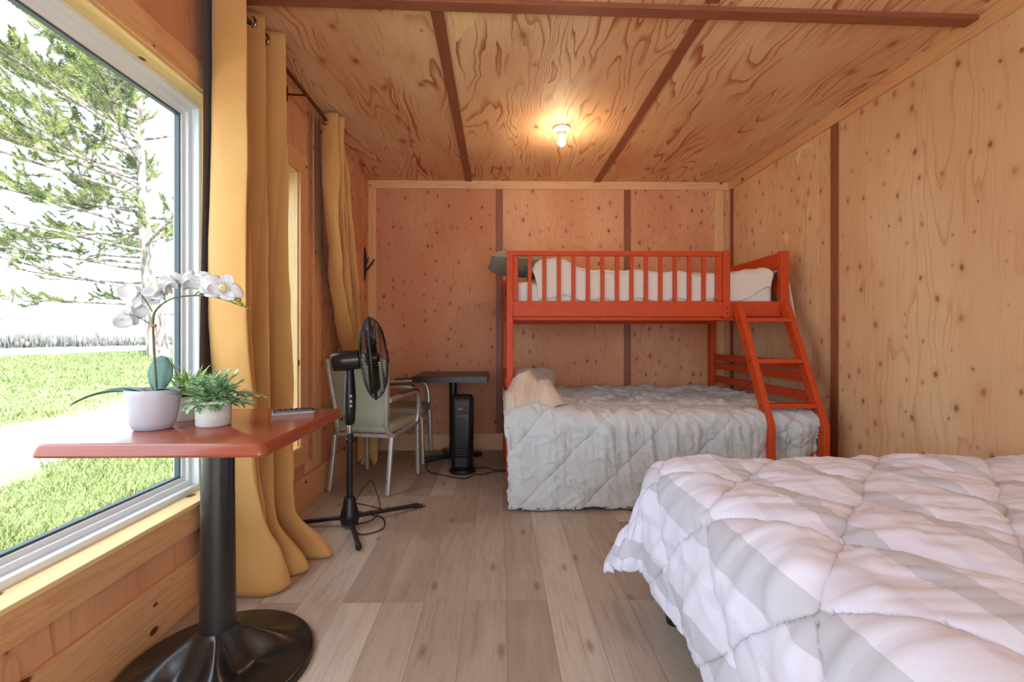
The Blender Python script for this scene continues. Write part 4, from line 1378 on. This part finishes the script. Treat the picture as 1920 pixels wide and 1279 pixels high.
# short grass close to the window: nobody could count the blades
def grass(name, n, dlo, dhi, ylo, yhi, hlo, hhi, mat, seed):
    r = np.random.default_rng(seed)
    d, y = r.uniform(dlo, dhi, n), r.uniform(ylo, yhi, n)
    edge = np.where(dhi < 3.5, dhi, 99) + (vnoise(y * 1.7, d * 0 + 2, 81) - .5) * .7
    keep = d < edge
    d, y = d[keep], y[keep]
    n = len(d)
    x = -1.4 - d
    z = np.array([gz(q) for q in d])
    h = r.uniform(hlo, hhi, n) * (.5 + vnoise(d * 3, y * 3, 83))
    a = r.uniform(0, 2 * PI, n)
    w = r.uniform(.003, .006, n) * (1 + .25 * d)
    lx, ly = r.normal(0, .5, n) * h, r.normal(0, .5, n) * h
    v = np.empty((n, 3, 3))
    v[:, 0] = np.stack([x - w * np.cos(a), y - w * np.sin(a), z - .01], 1)
    v[:, 1] = np.stack([x + w * np.cos(a), y + w * np.sin(a), z - .01], 1)
    v[:, 2] = np.stack([x + lx, y + ly, z + h], 1)
    m = MB()
    m.v = [tuple(p) for p in v.reshape(-1, 3)]
    m.f = [(3 * i, 3 * i + 1, 3 * i + 2) for i in range(n)]
    o = m.obj(name, mat, smooth=False)
    o['kind'] = 'stuff'
    return o
GR = NT('grass_blade')
_d, _c = GR.voro(GR.obj(), 60.0)
_s = GR.sep(_c)
GR = GR.out(GR.mix(_s[0], lin((84, 108, 56)), lin((146, 156, 102))), .7)
tag(grass('grass', 60000, .05, 3.05, .4, 7.5, .03, .10, GR, 1), 'bright green grass growing just outside the big window', 'grass')
tag(grass('grass', 45000, 4.45, 10.5, 2.5, 17, .03, .09, GR, 2), 'sunlit grass on the slope beyond the pale gravel track', 'grass')

# pine tree
BARK = NT('pine_bark')
_o = BARK.sep(BARK.obj())
_f = BARK.noise(BARK.comb(BARK.math('MULTIPLY', _o[0], 9.0), BARK.math('MULTIPLY', _o[1], 9.0), BARK.math('MULTIPLY', _o[2], 2.4)), 1.0, 4)
BARK.bump(_f, .8, .05)
BARK = BARK.out(BARK.mix(BARK.smooth(_f, .35, .65), lin((92, 80, 74)), lin((176, 164, 154))), .9)
NEED = NT('pine_needles')
_d, _c = NEED.voro(NEED.obj(), 3.0)
_s = NEED.sep(_c)
NEED = NEED.out(NEED.mix(_s[0], lin((76, 92, 56)), lin((160, 164, 96))), .6)
tr_loc = Vector((-9.75, 13.0, gz(8.35)))
tree = thing('pine_tree', 'tall pine tree with long level branches standing on the lawn outside the window', 'tree', tr_loc)
rt = random.Random(21)
tp = curve_pts([(.10, 0, -.2), (.02, 0, .3), (-.15, 0, 1.6), (-.32, 0, 3.2), (-.45, 0, 5.2), (-.50, 0, 7.4), (-.60, 0, 9.6)], 8)
MB().tube(tp, .30, 14, scale=[max(.08, 1.25 - 1.2 * (i / len(tp)) ** .7 if i > 3 else 1.35 - .08 * i) for i in range(len(tp))]).obj('trunk', BARK, tree, angle=180)
def trunk_at(z):
    for a, b in zip(tp[:-1], tp[1:]):
        if a.z <= z <= b.z:
            return a.lerp(b, (z - a.z) / (b.z - a.z))
    return tp[-1].copy()
def needles(mb, p, d, L, n, spread):
    for _ in range(n):
        t = rt.random()
        o = p + d * (L * t)
        v = (d * rt.uniform(.35, 1.0) + Vector((rt.gauss(0, spread), rt.gauss(0, spread), rt.gauss(0, spread)))).normalized()
        ln = rt.uniform(.10, .20)
        s = v.cross(Vector((rt.gauss(0, 1), rt.gauss(0, 1), rt.gauss(0, 1)))).normalized() * .0065
        k = len(mb.v)
        mb.v += [tuple(o - s), tuple(o + s), tuple(o + v * ln)]
        mb.f.append((k, k + 1, k + 2))
specs = []
for k in range(54):
    z = 1.25 + 8.1 * (k / 53) ** .85
    az = PI + rt.uniform(-1.1, 1.1) if k % 5 else rt.uniform(0, 2 * PI)
    L = np.interp(z, [1.2, 2.5, 5, 7.5, 9.4], [3.4, 6.2, 6.4, 4.6, 1.2]) * rt.uniform(.75, 1.08)
    specs.append((z, az, L))
for z, az, L in specs:
    p = trunk_at(z)
    d = Vector((math.cos(az), math.sin(az), np.interp(z, [1, 3, 6, 9], [-.10, .02, .28, .6]))).normalized()
    pts = [p.copy()]
    n = 12
    for i in range(n):
        d = (d + Vector((rt.gauss(0, .06), rt.gauss(0, .06), rt.gauss(0, .05) + .012))).normalized()
        pts.append(pts[-1] + d * L / n)
    bm_ = MB().tube(pts, .030 + .004 * L, 6, scale=[1 - .85 * i / n for i in range(n + 1)])
    nd = MB()
    bare = .30 if z > 3 else .45
    for i in range(int(n * bare), n + 1):
        for _ in range(4 if z > 3.2 else 2):
            if rt.random() < (.12 if z > 3.5 else .38):
                continue
            s = (d + Vector((rt.gauss(0, .75), rt.gauss(0, .75), rt.gauss(.25, .4)))).normalized()
            ls = rt.uniform(.35, .95) * (1.1 - .5 * i / n)
            q = pts[min(i, n)]
            e = q + s * ls
            bm_.tube([q, q.lerp(e, .5) + Vector((0, 0, -.03)), e], .010, 4, scale=[1, .7, .4])
            up = (s + Vector((0, 0, .45))).normalized()
            needles(nd, q.lerp(e, .55), s, ls * .5, 95, .48)
            needles(nd, e, up, .26, 95, .52)
            if rt.random() < .8:
                e2 = q.lerp(e, .5) + Vector((rt.gauss(0, .2), rt.gauss(0, .2), rt.gauss(.08, .12)))
                bm_.tube([q.lerp(e, .3), e2], .006, 4)
                needles(nd, e2, up, .24, 90, .55)
    bo = bm_.obj('branch', BARK, tree, angle=180)
    no = nd.obj('needles', NEED, bo, smooth=False)
    no['kind'] = 'stuff'
# bare sapling at the left of the view
sp = thing('bare_sapling', 'thin leafless sapling at the left edge of the window view', 'tree', (-6.35, 5.2, gz(4.95)))
TW = flat('grey_twig', (128, 118, 112), .8, .1)
MB().tube([(0, 0, -.05), (.02, .1, .5), (.10, .22, .95), (.30, .48, 1.45), (.52, .80, 1.75)], .016, 6, scale=[1, .9, .7, .5, .3]).obj('trunk', TW, sp, angle=180)
for a in (((.06, .16, .75), (.0, .3, 1.1), (.02, .42, 1.45)), ((.30, .48, 1.45), (.36, .50, 1.8), (.34, .62, 2.1)), ((.2, .35, 1.2), (.42, .45, 1.35), (.60, .5, 1.42))):
    MB().tube(a, .008, 5, scale=[1, .7, .4]).obj('branch', TW, sp, angle=180)
# woods on the far shore
WOOD = flat('hazy_bare_woods', (112, 110, 104), .95, .12, .05)
wm = MB()
rw = random.Random(4)
for k in range(2600):
    a = rw.random() ** 1.5
    x, y = -178 + 60 * a + rw.uniform(-12, 12), 92 + 200 * a
    h = rw.uniform(2.5, 6.5) * (1.35 if rw.random() < .06 else 1.0) * (1.0 - .45 * a)
    w = rw.uniform(.10, .32)
    p = Vector((x, y, -2.9))
    wm.tube([p, p + Vector((rw.gauss(0, .2), rw.gauss(0, .2), h * .6)), p + Vector((rw.gauss(0, .6), rw.gauss(0, .6), h))], w, 3, scale=[1, .7, .15])
    if rw.random() < .35:
        wm.lathe([(.05, h * .25), (w * 3.2, h * .5), (w * 2.6, h * .8), (.05, h * 1.02)], 5, (x, y, -2.9))
o = wm.obj('woods', WOOD, angle=180)
o['kind'] = 'stuff'
tag(o, 'hazy line of distant bare trees beyond the pale open field', 'woods')
